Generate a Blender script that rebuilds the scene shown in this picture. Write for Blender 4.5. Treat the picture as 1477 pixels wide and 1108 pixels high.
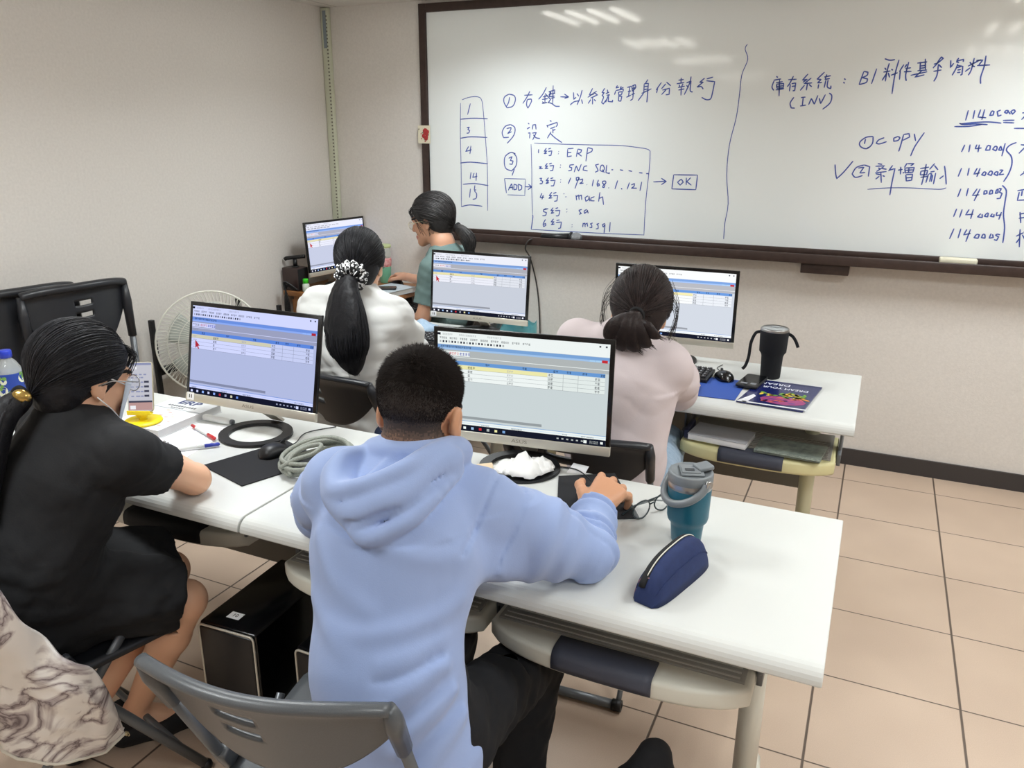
import bpy, bmesh, math, random
import numpy as np
from mathutils import Vector, Matrix, Euler

for o in list(bpy.data.objects):
    bpy.data.objects.remove(o)
scene = bpy.context.scene
C = scene.collection
R = math.radians
random.seed(4)

# ------------------------------------------------------------ camera
PITCH, YAW, ROLL = R(17.565), R(-24.607), R(-0.326)
fw = Vector((math.sin(YAW)*math.cos(PITCH), math.cos(YAW)*math.cos(PITCH), -math.sin(PITCH)))
rt = Vector((math.cos(YAW), -math.sin(YAW), 0))
dn = fw.cross(rt)
rt2 = math.cos(ROLL)*rt + math.sin(ROLL)*dn
dn2 = -math.sin(ROLL)*rt + math.cos(ROLL)*dn
cam_d = bpy.data.cameras.new('camera')
cam = bpy.data.objects.new('camera', cam_d); C.objects.link(cam)
cam_d.sensor_width = 36.0
cam_d.lens = 1137.5/1477*36.0
cam_d.clip_start = 0.02
m = Matrix((( rt2.x, -dn2.x, -fw.x, 0.0), (rt2.y, -dn2.y, -fw.y, -4.285), (rt2.z, -dn2.z, -fw.z, 1.596), (0, 0, 0, 1)))
cam.matrix_world = m
scene.camera = cam

# ------------------------------------------------------------ world, exposure
w = bpy.data.worlds.new('world'); scene.world = w; w.use_nodes = True
w.node_tree.nodes['Background'].inputs[0].default_value = (0.9, 0.95, 1, 1)
w.node_tree.nodes['Background'].inputs[1].default_value = 0.25
scene.view_settings.view_transform = 'Standard'
scene.view_settings.look = 'None'
scene.view_settings.gamma = 1
scene.view_settings.use_curve_mapping = False
scene.view_settings.exposure = 0.13
LAMP_W = 13.2
LAMP_SPREAD = 146
LAMPS = [(-1.72, -1.0), (0.7, -1.0), (-1.72, -4.1), (0.7, -4.1), (-1.72, -2.55), (0.7, -2.55), (3.0, -2.55), (-1.72, -6.4), (0.7, -6.4)]  # middle row over desks and aisle is added to even out the light
try:
    scene.cycles.use_denoising = True
    scene.cycles.max_bounces = 8
    scene.cycles.diffuse_bounces = 5
    scene.cycles.sample_clamp_indirect = 6
except Exception:
    pass

# ------------------------------------------------------------ materials
def lin(c):
    out = []
    for v in c:
        v = v/255.0
        out.append(v/12.92 if v <= 0.04045 else ((v+0.055)/1.055)**2.4)
    return (*out, 1)

def mat(name, col, rough=0.5, metal=0.0, bump=None, var=None, spec=None, sheen=0, coat=0, emis=None, trans=0, ior=None, alpha=None, sss=0, wave=None):
    """bump=(scale,strength[,distance]); var=(scale,second colour,amount)"""
    M = bpy.data.materials.new(name); M.use_nodes = True
    nt = M.node_tree; b = nt.nodes['Principled BSDF']
    b.inputs['Base Color'].default_value = lin(col)
    b.inputs['Roughness'].default_value = rough
    b.inputs['Metallic'].default_value = metal
    if spec is not None: b.inputs['Specular IOR Level'].default_value = spec
    if sheen: b.inputs['Sheen Weight'].default_value = sheen
    if coat: b.inputs['Coat Weight'].default_value = coat
    if trans: b.inputs['Transmission Weight'].default_value = trans
    if ior: b.inputs['IOR'].default_value = ior
    if alpha is not None: b.inputs['Alpha'].default_value = alpha
    if sss:
        b.inputs['Subsurface Weight'].default_value = sss
        b.inputs['Subsurface Radius'].default_value = (0.012, 0.005, 0.003)
        b.inputs['Subsurface Scale'].default_value = 0.6
    if emis:
        b.inputs['Emission Color'].default_value = lin(emis[0]); b.inputs['Emission Strength'].default_value = emis[1]
    tc = None
    if bump or var or wave:
        tc = nt.nodes.new('ShaderNodeTexCoord')
    if var:
        n = nt.nodes.new('ShaderNodeTexNoise'); n.inputs['Scale'].default_value = var[0]; n.inputs['Detail'].default_value = 5
        nt.links.new(tc.outputs['Object'], n.inputs['Vector'])
        rp = nt.nodes.new('ShaderNodeValToRGB')
        rp.color_ramp.elements[0].position = 0.5-0.5*var[2]*0.6; rp.color_ramp.elements[1].position = 0.5+0.3
        rp.color_ramp.elements[0].color = lin(var[1]); rp.color_ramp.elements[1].color = lin(col)
        nt.links.new(n.outputs['Fac'], rp.inputs['Fac']); nt.links.new(rp.outputs['Color'], b.inputs['Base Color'])
    if bump:
        n2 = nt.nodes.new('ShaderNodeTexNoise'); n2.inputs['Scale'].default_value = bump[0]; n2.inputs['Detail'].default_value = 4
        nt.links.new(tc.outputs['Object'], n2.inputs['Vector'])
        bp = nt.nodes.new('ShaderNodeBump'); bp.inputs['Strength'].default_value = bump[1]
        bp.inputs['Distance'].default_value = bump[2] if len(bump) > 2 else 0.002
        nt.links.new(n2.outputs['Fac'], bp.inputs['Height']); nt.links.new(bp.outputs['Normal'], b.inputs['Normal'])
    return M

def emit(name, col, s):
    M = bpy.data.materials.new(name); M.use_nodes = True
    nt = M.node_tree; nt.nodes.remove(nt.nodes['Principled BSDF'])
    e = nt.nodes.new('ShaderNodeEmission'); e.inputs[0].default_value = lin(col); e.inputs[1].default_value = s
    nt.links.new(e.outputs[0], nt.nodes['Material Output'].inputs[0])
    return M

# ------------------------------------------------------------ object helpers
def tag(o, label=None, cat=None, group=None, kind=None):
    if label: o['label'] = label
    if cat: o['category'] = cat
    if group: o['group'] = group
    if kind: o['kind'] = kind
    return o

def thing(name, label, cat, loc=(0, 0, 0), rz=0.0, group=None):
    o = bpy.data.objects.new(name, None); C.objects.link(o)
    o.empty_display_size = 0.05
    o.location = loc; o.rotation_euler = (0, 0, rz)
    return tag(o, label, cat, group)

def link(name, me, mats=(), parent=None, loc=None, rot=None):
    o = bpy.data.objects.new(name, me); C.objects.link(o)
    for M in (mats if isinstance(mats, (list, tuple)) else [mats]):
        me.materials.append(M)
    if parent is not None: o.parent = parent
    if loc is not None: o.location = loc
    if rot is not None: o.rotation_euler = rot
    return o

def dup(root, label=None, loc=None, rz=None):
    r = root.copy(); C.objects.link(r)
    if label: r['label'] = label
    if loc is not None: r.location = loc
    if rz is not None: r.rotation_euler = (0, 0, rz)
    for ch in list(root.children):
        c = ch.copy(); C.objects.link(c); c.parent = r
        for g in list(ch.children):
            d = g.copy(); C.objects.link(d); d.parent = c
    return r

def V(*a): return Vector(a if len(a) == 3 else a[0])

def frame(axis):
    z = Vector(axis).normalized()
    t = Vector((0, 0, 1)) if abs(z.z) < 0.9 else Vector((1, 0, 0))
    x = t.cross(z).normalized(); y = z.cross(x)
    return x, y, z

class MB:
    def __init__(s):
        s.bm = bmesh.new()
    def faces(s, vs, fs, mi=0, smooth=True):
        bv = [s.bm.verts.new(v) for v in vs]
        for f in fs:
            try:
                F = s.bm.faces.new([bv[i] for i in f]); F.material_index = mi; F.smooth = smooth
            except ValueError:
                pass
        return bv
    def box(s, c, d, rot=None, bev=0.0, seg=2, mi=0, smooth=None):
        """c centre, d full sizes, rot Euler tuple or Matrix"""
        b = bmesh.new(); bmesh.ops.create_cube(b, size=1.0)
        for v in b.verts: v.co = Vector((v.co.x*d[0], v.co.y*d[1], v.co.z*d[2]))
        if bev:
            bmesh.ops.bevel(b, geom=list(b.edges), offset=bev, segments=seg, affect='EDGES', profile=0.5)
        Mx = Matrix.Identity(3)
        if rot is not None: Mx = rot if isinstance(rot, Matrix) else Euler(rot).to_matrix()
        b.verts.index_update()
        s.faces([Mx @ v.co + Vector(c) for v in b.verts], [[v.index for v in f.verts] for f in b.faces], mi, bool(bev) if smooth is None else smooth)
        b.free(); return s
    def cyl(s, p0, p1, r0, r1=None, n=20, mi=0, caps=True, smooth=True):
        r1 = r0 if r1 is None else r1
        p0, p1 = Vector(p0), Vector(p1); x, y, z = frame(p1-p0)
        vs = []
        for p, r in ((p0, r0), (p1, r1)):
            for i in range(n):
                a = 2*math.pi*i/n; vs.append(p + x*(r*math.cos(a)) + y*(r*math.sin(a)))
        fs = [(i, (i+1) % n, n+(i+1) % n, n+i) for i in range(n)]
        s.faces(vs, fs, mi, smooth)
        if caps:
            s.faces(vs[:n], [list(range(n))[::-1]], mi, False); s.faces(vs[n:], [list(range(n))], mi, False)
        return s
    def tube(s, pts, r, n=8, closed=False, mi=0, flat=None, caps=True):
        """r a number or list; flat=(normal, factor) squashes the section along a fixed direction"""
        pts = [Vector(p) for p in pts]; N = len(pts)
        rs = r if isinstance(r, (list, tuple)) else [r]*N
        ring = []; px = None
        for i, p in enumerate(pts):
            a = pts[(i-1) % N] if (closed or i > 0) else p
            b = pts[(i+1) % N] if (closed or i < N-1) else p
            t = (b-a)
            t = t.normalized() if t.length > 1e-9 else Vector((0, 0, 1))
            if px is None: x, y, _ = frame(t)
            else:
                x = (px - t*px.dot(t))
                x = x.normalized() if x.length > 1e-6 else frame(t)[0]
                y = t.cross(x)
            px = x
            for k in range(n):
                an = 2*math.pi*k/n
                o = x*(rs[i]*math.cos(an)) + y*(rs[i]*math.sin(an))
                if flat is not None:
                    f = Vector(flat[0]); o = o - f*(o.dot(f)*(1-flat[1]))
                ring.append(p+o)
        fs = []
        M = N if closed else N-1
        for i in range(M):
            j = (i+1) % N
            for k in range(n):
                fs.append((i*n+k, i*n+(k+1) % n, j*n+(k+1) % n, j*n+k))
        if not closed and caps:
            fs.append(list(range(n))[::-1]); fs.append([(N-1)*n+k for k in range(n)])
        s.faces(ring, fs, mi, True); return s
    def lathe(s, prof, c=(0, 0, 0), n=32, mi=0, axis=(0, 0, 1), mis=None):
        x, y, z = frame(axis)
        if abs(Vector(axis).z) > 0.99: x, y = Vector((1, 0, 0)), Vector((0, 1, 0))
        c = Vector(c); vs = []
        for r, h in prof:
            for k in range(n):
                a = 2*math.pi*k/n
                vs.append(c + x*(r*math.cos(a)) + y*(r*math.sin(a)) + z*h)
        bv = [s.bm.verts.new(v) for v in vs]
        for i in range(len(prof)-1):
            for k in range(n):
                q = [bv[i*n+k], bv[i*n+(k+1) % n], bv[(i+1)*n+(k+1) % n], bv[(i+1)*n+k]]
                try:
                    F = s.bm.faces.new(q); F.smooth = True; F.material_index = mis[i] if mis else mi
                except ValueError: pass
        return s
    def prism(s, poly, a, b, plane='xy', mi=0, bev=0.0, org=(0, 0, 0), rot=None, smooth=False, seg=2):
        """extrude 2-D polygon between levels a and b; plane names the polygon's axes"""
        bb = bmesh.new()
        def P(u, v, h):
            return {'xy': Vector((u, v, h)), 'xz': Vector((u, h, v)), 'yz': Vector((h, u, v))}[plane]
        lo = [bb.verts.new(P(u, v, a)) for u, v in poly]; hi = [bb.verts.new(P(u, v, b)) for u, v in poly]
        n = len(poly)
        bb.faces.new(lo[::-1]); bb.faces.new(hi)
        for i in range(n): bb.faces.new((lo[i], lo[(i+1) % n], hi[(i+1) % n], hi[i]))
        bmesh.ops.recalc_face_normals(bb, faces=bb.faces)
        if bev:
            es = [e for e in bb.edges if (e.verts[0] in lo) == (e.verts[1] in lo)]
            bmesh.ops.bevel(bb, geom=es, offset=bev, segments=seg, affect='EDGES', profile=0.5)
        Mx = Matrix.Identity(3)
        if rot is not None: Mx = rot if isinstance(rot, Matrix) else Euler(rot).to_matrix()
        bb.verts.index_update()
        s.faces([Mx @ v.co + Vector(org) for v in bb.verts], [[v.index for v in f.verts] for f in bb.faces], mi, smooth)
        bb.free(); return s
    def sheet(s, rows, mi=0, th=0.0, smooth=True, closed_u=False):
        """grid of points (rows of equal length) as a surface; th gives it a thickness"""
        nr, nc = len(rows), len(rows[0])
        P = [[Vector(p) for p in r] for r in rows]
        vs = [p for r in P for p in r]
        fs = []
        for i in range(nr-1):
            for j in range(nc if closed_u else nc-1):
                j2 = (j+1) % nc
                fs.append((i*nc+j, i*nc+j2, (i+1)*nc+j2, (i+1)*nc+j))
        if th:
            nm = []
            for i in range(nr):
                for j in range(nc):
                    du = P[i][(j+1) % nc if closed_u else min(j+1, nc-1)]-P[i][(j-1) % nc if closed_u else max(j-1, 0)]
                    dv = P[min(i+1, nr-1)][j]-P[max(i-1, 0)][j]
                    q = du.cross(dv); nm.append(q.normalized() if q.length > 1e-12 else Vector((0, 0, 1)))
            k = len(vs)
            vs = vs + [v - n_*th for v, n_ in zip(vs, nm)]
            fs2 = [tuple(k+a for a in f[::-1]) for f in fs]
            rim = []
            for j in range(nc-1 if not closed_u else nc):
                j2 = (j+1) % nc
                rim.append((j2, j, k+j, k+j2)); b0 = (nr-1)*nc
                rim.append((b0+j, b0+j2, k+b0+j2, k+b0+j))
            if not closed_u:
                for i in range(nr-1):
                    rim.append((i*nc, (i+1)*nc, k+(i+1)*nc, k+i*nc))
                    rim.append(((i+1)*nc+nc-1, i*nc+nc-1, k+i*nc+nc-1, k+(i+1)*nc+nc-1))
            fs = fs+fs2+rim
        s.faces(vs, fs, mi, smooth); return s
    def ball(s, c, r, n=16, mi=0, rot=None):
        r = (r, r, r) if not isinstance(r, (tuple, list)) else r
        Mx = Matrix.Identity(3) if rot is None else Euler(rot).to_matrix()
        b = bmesh.new(); bmesh.ops.create_uvsphere(b, u_segments=n, v_segments=max(6, n//2), radius=1)
        b.verts.index_update()
        s.faces([Mx @ Vector((v.co.x*r[0], v.co.y*r[1], v.co.z*r[2])) + Vector(c) for v in b.verts], [[v.index for v in f.verts] for f in b.faces], mi, True)
        b.free(); return s
    def build(s, name, mats, parent=None, loc=None, rot=None, weld=True):
        if weld: bmesh.ops.remove_doubles(s.bm, verts=s.bm.verts, dist=1e-6)
        bmesh.ops.recalc_face_normals(s.bm, faces=s.bm.faces)
        me = bpy.data.meshes.new(name); s.bm.to_mesh(me); s.bm.free()
        for p in me.polygons:
            pass
        return link(name, me, mats, parent, loc, rot)

def catmull(pts, k=6, closed=False):
    pts = [Vector(p) for p in pts]; N = len(pts); out = []
    if N < 3 and not closed: 
        return [pts[0].lerp(pts[-1], i/k) for i in range(k+1)]
    rng = range(N if closed else N-1)
    for i in rng:
        if closed: p0, p1, p2, p3 = pts[(i-1) % N], pts[i], pts[(i+1) % N], pts[(i+2) % N]
        else: p0, p1, p2, p3 = pts[max(i-1, 0)], pts[i], pts[i+1], pts[min(i+2, N-1)]
        for j in range(k):
            t = j/k
            out.append(0.5*((2*p1)+(p2-p0)*t+(2*p0-5*p1+4*p2-p3)*t*t+(3*p1-p0-3*p2+p3)*t**3))
    if not closed: out.append(pts[-1])
    return out

def rrect(w, h, r, n=5, cx=0, cy=0):
    out = []
    for sx, sy, a0 in ((1, 1, 0), (-1, 1, 90), (-1, -1, 180), (1, -1, 270)):
        for i in range(n+1):
            a = R(a0+90*i/n); out.append((cx+sx*(w/2-r)+r*math.cos(a), cy+sy*(h/2-r)+r*math.sin(a)))
    return out

def text_mesh(txt, size, mats, name='lettering', parent=None, mtx=None, ext=0.0002, align='CENTER', shear=0.0, sx=1.0, off=0.0):
    cu = bpy.data.curves.new('txt', 'FONT'); cu.body = txt; cu.size = size; cu.align_x = align; cu.align_y = 'CENTER'
    cu.extrude = ext; cu.shear = shear; cu.resolution_u = 3; cu.offset = off
    o = bpy.data.objects.new('txt', cu); C.objects.link(o)
    bpy.context.view_layer.update()
    me = bpy.data.meshes.new_from_object(o.evaluated_get(bpy.context.evaluated_depsgraph_get()))
    bpy.data.objects.remove(o); bpy.data.curves.remove(cu)
    T = (mtx if mtx is not None else Matrix.Identity(4)) @ Matrix.Diagonal((sx, 1, 1, 1))
    me.transform(T); me.name = name; me.materials.clear()
    return link(name, me, mats, parent)

def basis(o, x, y, z=None):
    """4x4 placing local x,y,z axes in the world"""
    x, y = Vector(x).normalized(), Vector(y).normalized(); z = x.cross(y) if z is None else Vector(z)
    return Matrix(((x.x, y.x, z.x, o[0]), (x.y, y.y, z.y, o[1]), (x.z, y.z, z.z, o[2]), (0, 0, 0, 1)))

# ------------------------------------------------------------ shared materials
M = {}
M['wall'] = mat('wall_paper', (228, 224, 219), 0.85, bump=(160, 0.35, 0.002), var=(90, (218, 214, 209), 0.8))
M['ceil'] = mat('ceiling_tile', (215, 212, 206), 0.9, bump=(120, 0.2))
M['base'] = mat('dark_skirting', (58, 54, 54), 0.5)
M['white'] = mat('white_laminate', (209, 211, 208), 0.3, bump=(400, 0.03))
M['beige'] = mat('beige_plastic', (214, 213, 202), 0.45, bump=(300, 0.05))
M['yellowed'] = mat('yellowed_plastic', (222, 216, 166), 0.45)
M['greyrib'] = mat('ribbed_grey', (150, 149, 144), 0.6)
M['navypad'] = mat('slate_pad', (66, 70, 84), 0.55, bump=(500, 0.2))
M['black'] = mat('black_plastic', (20, 21, 24), 0.42)
M['blackm'] = mat('black_matt', (16, 17, 20), 0.8)
M['blackg'] = mat('black_gloss', (7, 8, 11), 0.22)
M['chair'] = mat('grey_chair_plastic', (92, 96, 100), 0.30, bump=(900, 0.12), var=(700, (76, 80, 84), 0.9))
M['chairk'] = mat('black_chair_plastic', (40, 42, 47), 0.36)
M['steel'] = mat('steel', (170, 170, 170), 0.3, 1.0)
M['steelg'] = mat('grey_tube', (104, 108, 112), 0.35, 0.4)
M['dkgrey'] = mat('dark_grey_panel', (112, 108, 100), 0.6, bump=(250, 0.1))
M['silver'] = mat('silver_chin', (198, 194, 182), 0.35, 0.35)
M['wood'] = mat('brown_wood', (176, 122, 72), 0.4, var=(14, (150, 98, 54), 0.8))
M['dwood'] = mat('dark_frame', (66, 50, 45), 0.45, var=(30, (50, 37, 33), 0.9))
M['skin'] = mat('skin', (222, 176, 146), 0.5, sss=0.12, bump=(300, 0.06))
M['paper'] = mat('paper', (240, 241, 243), 0.8)
M['ink'] = mat('blue_ink', (42, 60, 140), 0.5)
M['red'] = mat('red_plastic', (190, 40, 44), 0.35)
M['blue'] = mat('blue_plastic', (46, 60, 160), 0.35)
# ------------------------------------------------------------ the room
XL, YB, ZC = -3.1, -0.185, 2.29
XR, YF = 4.2, -8.2

def grid_mat(name, col, col2, line, size, wx, wy, rough, ns=420):
    Mt = mat(name, col, rough); nt = Mt.node_tree; b = nt.nodes['Principled BSDF']; L = nt.links
    tc = nt.nodes.new('ShaderNodeTexCoord'); sp = nt.nodes.new('ShaderNodeSeparateXYZ'); L.new(tc.outputs['Object'], sp.inputs[0])
    ms = []
    for ax, wd in (('X', wx), ('Y', wy)):
        d = nt.nodes.new('ShaderNodeMath'); d.operation = 'PINGPONG'; d.inputs[1].default_value = size/2; L.new(sp.outputs[ax], d.inputs[0])
        c = nt.nodes.new('ShaderNodeMapRange'); c.inputs[1].default_value = wd*0.7; c.inputs[2].default_value = wd*1.3; L.new(d.outputs[0], c.inputs[0])
        ms.append(c)
    mn = nt.nodes.new('ShaderNodeMath'); mn.operation = 'MINIMUM'; L.new(ms[0].outputs[0], mn.inputs[0]); L.new(ms[1].outputs[0], mn.inputs[1])
    n = nt.nodes.new('ShaderNodeTexNoise'); n.inputs['Scale'].default_value = ns; n.inputs['Detail'].default_value = 3; L.new(tc.outputs['Object'], n.inputs['Vector'])
    n2 = nt.nodes.new('ShaderNodeTexNoise'); n2.inputs['Scale'].default_value = 3.0; L.new(tc.outputs['Object'], n2.inputs['Vector'])
    ad = nt.nodes.new('ShaderNodeMath'); ad.operation = 'ADD'; L.new(n.outputs['Fac'], ad.inputs[0]); L.new(n2.outputs['Fac'], ad.inputs[1])
    rp = nt.nodes.new('ShaderNodeValToRGB'); rp.color_ramp.elements[0].position = 0.35; rp.color_ramp.elements[1].position = 0.65
    hf = nt.nodes.new('ShaderNodeMath'); hf.operation = 'MULTIPLY'; hf.inputs[1].default_value = 0.5; L.new(ad.outputs[0], hf.inputs[0])
    rp.color_ramp.elements[0].color = lin(col2); rp.color_ramp.elements[1].color = lin(col); L.new(hf.outputs[0], rp.inputs['Fac'])
    mx = nt.nodes.new('ShaderNodeMix'); mx.data_type = 'RGBA'; mx.inputs[6].default_value = lin(line)
    L.new(mn.outputs[0], mx.inputs[0]); L.new(rp.outputs['Color'], mx.inputs[7]); L.new(mx.outputs[2], b.inputs['Base Color'])
    bp = nt.nodes.new('ShaderNodeBump'); bp.inputs['Strength'].default_value = 0.5; bp.inputs['Distance'].default_value = 0.002
    L.new(mn.outputs[0], bp.inputs['Height']); L.new(bp.outputs['Normal'], b.inputs['Normal'])
    return Mt

M['floor'] = grid_mat('floor_tiles', (203, 181, 161), (188, 166, 147), (92, 78, 68), 0.4, 0.0034, 0.0024, 0.42)
M['ceilg'] = grid_mat('ceiling_panels', (226, 222, 216), (214, 210, 204), (188, 184, 178), 0.6, 0.006, 0.006, 0.9, 90)

def structure(name, c, d, m_, bev=0):
    o = MB().box(c, d, bev=bev).build(name, m_); o['kind'] = 'structure'; return o
cxm, cym = (XL+XR)/2, (YB+YF)/2
structure('floor', (cxm, cym, -0.05), (XR-XL+.3, YB-YF+.3, 0.1), M['floor'])
structure('ceiling', (cxm, cym, ZC+0.05), (XR-XL+.3, YB-YF+.3, 0.1), M['ceilg'])
structure('wall_left', (XL-0.05, cym, ZC/2), (0.1, YB-YF, ZC), M['wall'])
structure('wall_right', (XR+0.05, cym, ZC/2), (0.1, YB-YF, ZC), M['wall'])
structure('wall_back', (cxm, YB+0.05, ZC/2), (XR-XL, 0.1, ZC), M['wall'])
structure('wall_front', (cxm, YF-0.05, ZC/2), (XR-XL, 0.1, ZC), M['wall'])
structure('baseboard_back', (cxm, YB-0.006, 0.042), (XR-XL, 0.012, 0.084), M['base'])
structure('baseboard_left', (XL+0.006, cym, 0.042), (0.012, YB-YF-.03, 0.084), M['base'])
# cable duct up the corner
d = MB(); d.box((XL+0.028, YB-0.016, 1.145), (0.05, 0.03, 2.28), bev=0.003)
for i in range(110):
    d.box((XL+0.043, YB-0.0315, 0.06+i*0.02), (0.009, 0.003, 0.008), mi=1)
d.box((XL+0.03, YB-0.0325, 2.17), (0.022, 0.003, 0.2), mi=2)
o = d.build('trim_1', [mat('duct_cream', (205, 209, 188), 0.5), mat('duct_slot', (110, 108, 96), 0.7), mat('duct_tape', (134, 146, 152), 0.5)]); o['kind'] = 'structure'

# ------------------------------------------------------------ ceiling lamps (recessed troffers, four tubes each)
TUBE = emit('lamp_tube', (255, 252, 244), 12.0)
FRAME_L = mat('lamp_frame', (236, 236, 232), 0.4)
LOUV = mat('lamp_louvre', (200, 200, 198), 0.25, 0.6)
def lamp(x, y, label):
    t = thing('ceiling_light', label, 'light', (x, y, ZC), group=None)
    f = MB(); S = 0.6
    for sx in (-1, 1):
        f.box((sx*(S/2-0.012), 0, -0.008), (0.024, S, 0.016), bev=0.002)
        f.box((0, sx*(S/2-0.012), -0.008), (S-0.048, 0.024, 0.016), bev=0.002)
    f.box((0, 0, -0.002), (S-0.05, S-0.05, 0.004))
    f.build('frame', FRAME_L, t)
    for k in range(4):
        px = -0.2+k*0.133
        MB().cyl((px, -0.27, -0.02), (px, 0.27, -0.02), 0.012, n=12).build('tube', TUBE, t)
        a = bpy.data.lights.new('tube_glow', 'AREA'); a.shape = 'RECTANGLE'; a.size = 0.03; a.size_y = 0.54
        a.energy = LAMP_W/4; a.color = (0.925, 0.98, 1.0); a.spread = R(LAMP_SPREAD)
        lo = bpy.data.objects.new('tube_glow', a); C.objects.link(lo); lo.parent = t; lo.location = (px, 0, -0.034)
LL = ['square ceiling light nearest the whiteboard, above the corner computer desk', 'square ceiling light near the whiteboard, above its right half',
      'square ceiling light above and behind the left front desk', 'square ceiling light above and behind the right front desk', 'added fill lamp, a square ceiling light above the middle of the left desks', 'added fill lamp, a square ceiling light above the aisle right of the desks', 'square ceiling light toward the right wall',
      'square ceiling light at the rear of the room on the left', 'square ceiling light at the rear of the room on the right']
for (x, y), lb in zip(LAMPS, LL): lamp(x, y, lb)

# ------------------------------------------------------------ whiteboard
M['board'] = mat('whiteboard_enamel', (238, 244, 245), 0.07, spec=0.5, bump=(6, 0.02))
WX0, WX1, WZ0, WZ1 = -2.444, 1.22, 1.045, 2.272
wb = thing('whiteboard', 'long white marker board in a dark brown wooden frame covered in blue handwriting', 'whiteboard', ((WX0+WX1)/2, YB, WZ0))
ox, oz = (WX0+WX1)/2, WZ0
MB().box((0, -0.007, (WZ1-WZ0)/2), (WX1-WX0-0.05, 0.010, WZ1-WZ0-0.05)).build('writing_surface', M['board'], wb)
f = MB(); fwid = 0.044; W_ = WX1-WX0; H_ = WZ1-WZ0
for sx in (-1, 1): f.box((sx*(W_/2-fwid/2), -0.0135, H_/2), (fwid, 0.025, H_), bev=0.003)
f.box((0, -0.0135, H_-fwid/2), (W_-2*fwid, 0.025, fwid), bev=0.003)
f.box((0, -0.0135, 0.0165), (W_-2*fwid, 0.025, 0.033), bev=0.003)
f.build('frame', M['dwood'], wb)
tr = MB(); tr.box((0, -0.052, -0.012), (W_, 0.102, 0.014), bev=0.003); tr.box((0, -0.104, -0.005), (W_, 0.014, 0.045), bev=0.004)
tr.build('pen_tray', M['dwood'], wb)
MB().box((-0.21-ox, -0.045, 0.994-oz), (0.215, 0.088, 0.05), bev=0.004).build('tray_bracket', M['dwood'], wb)
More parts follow.
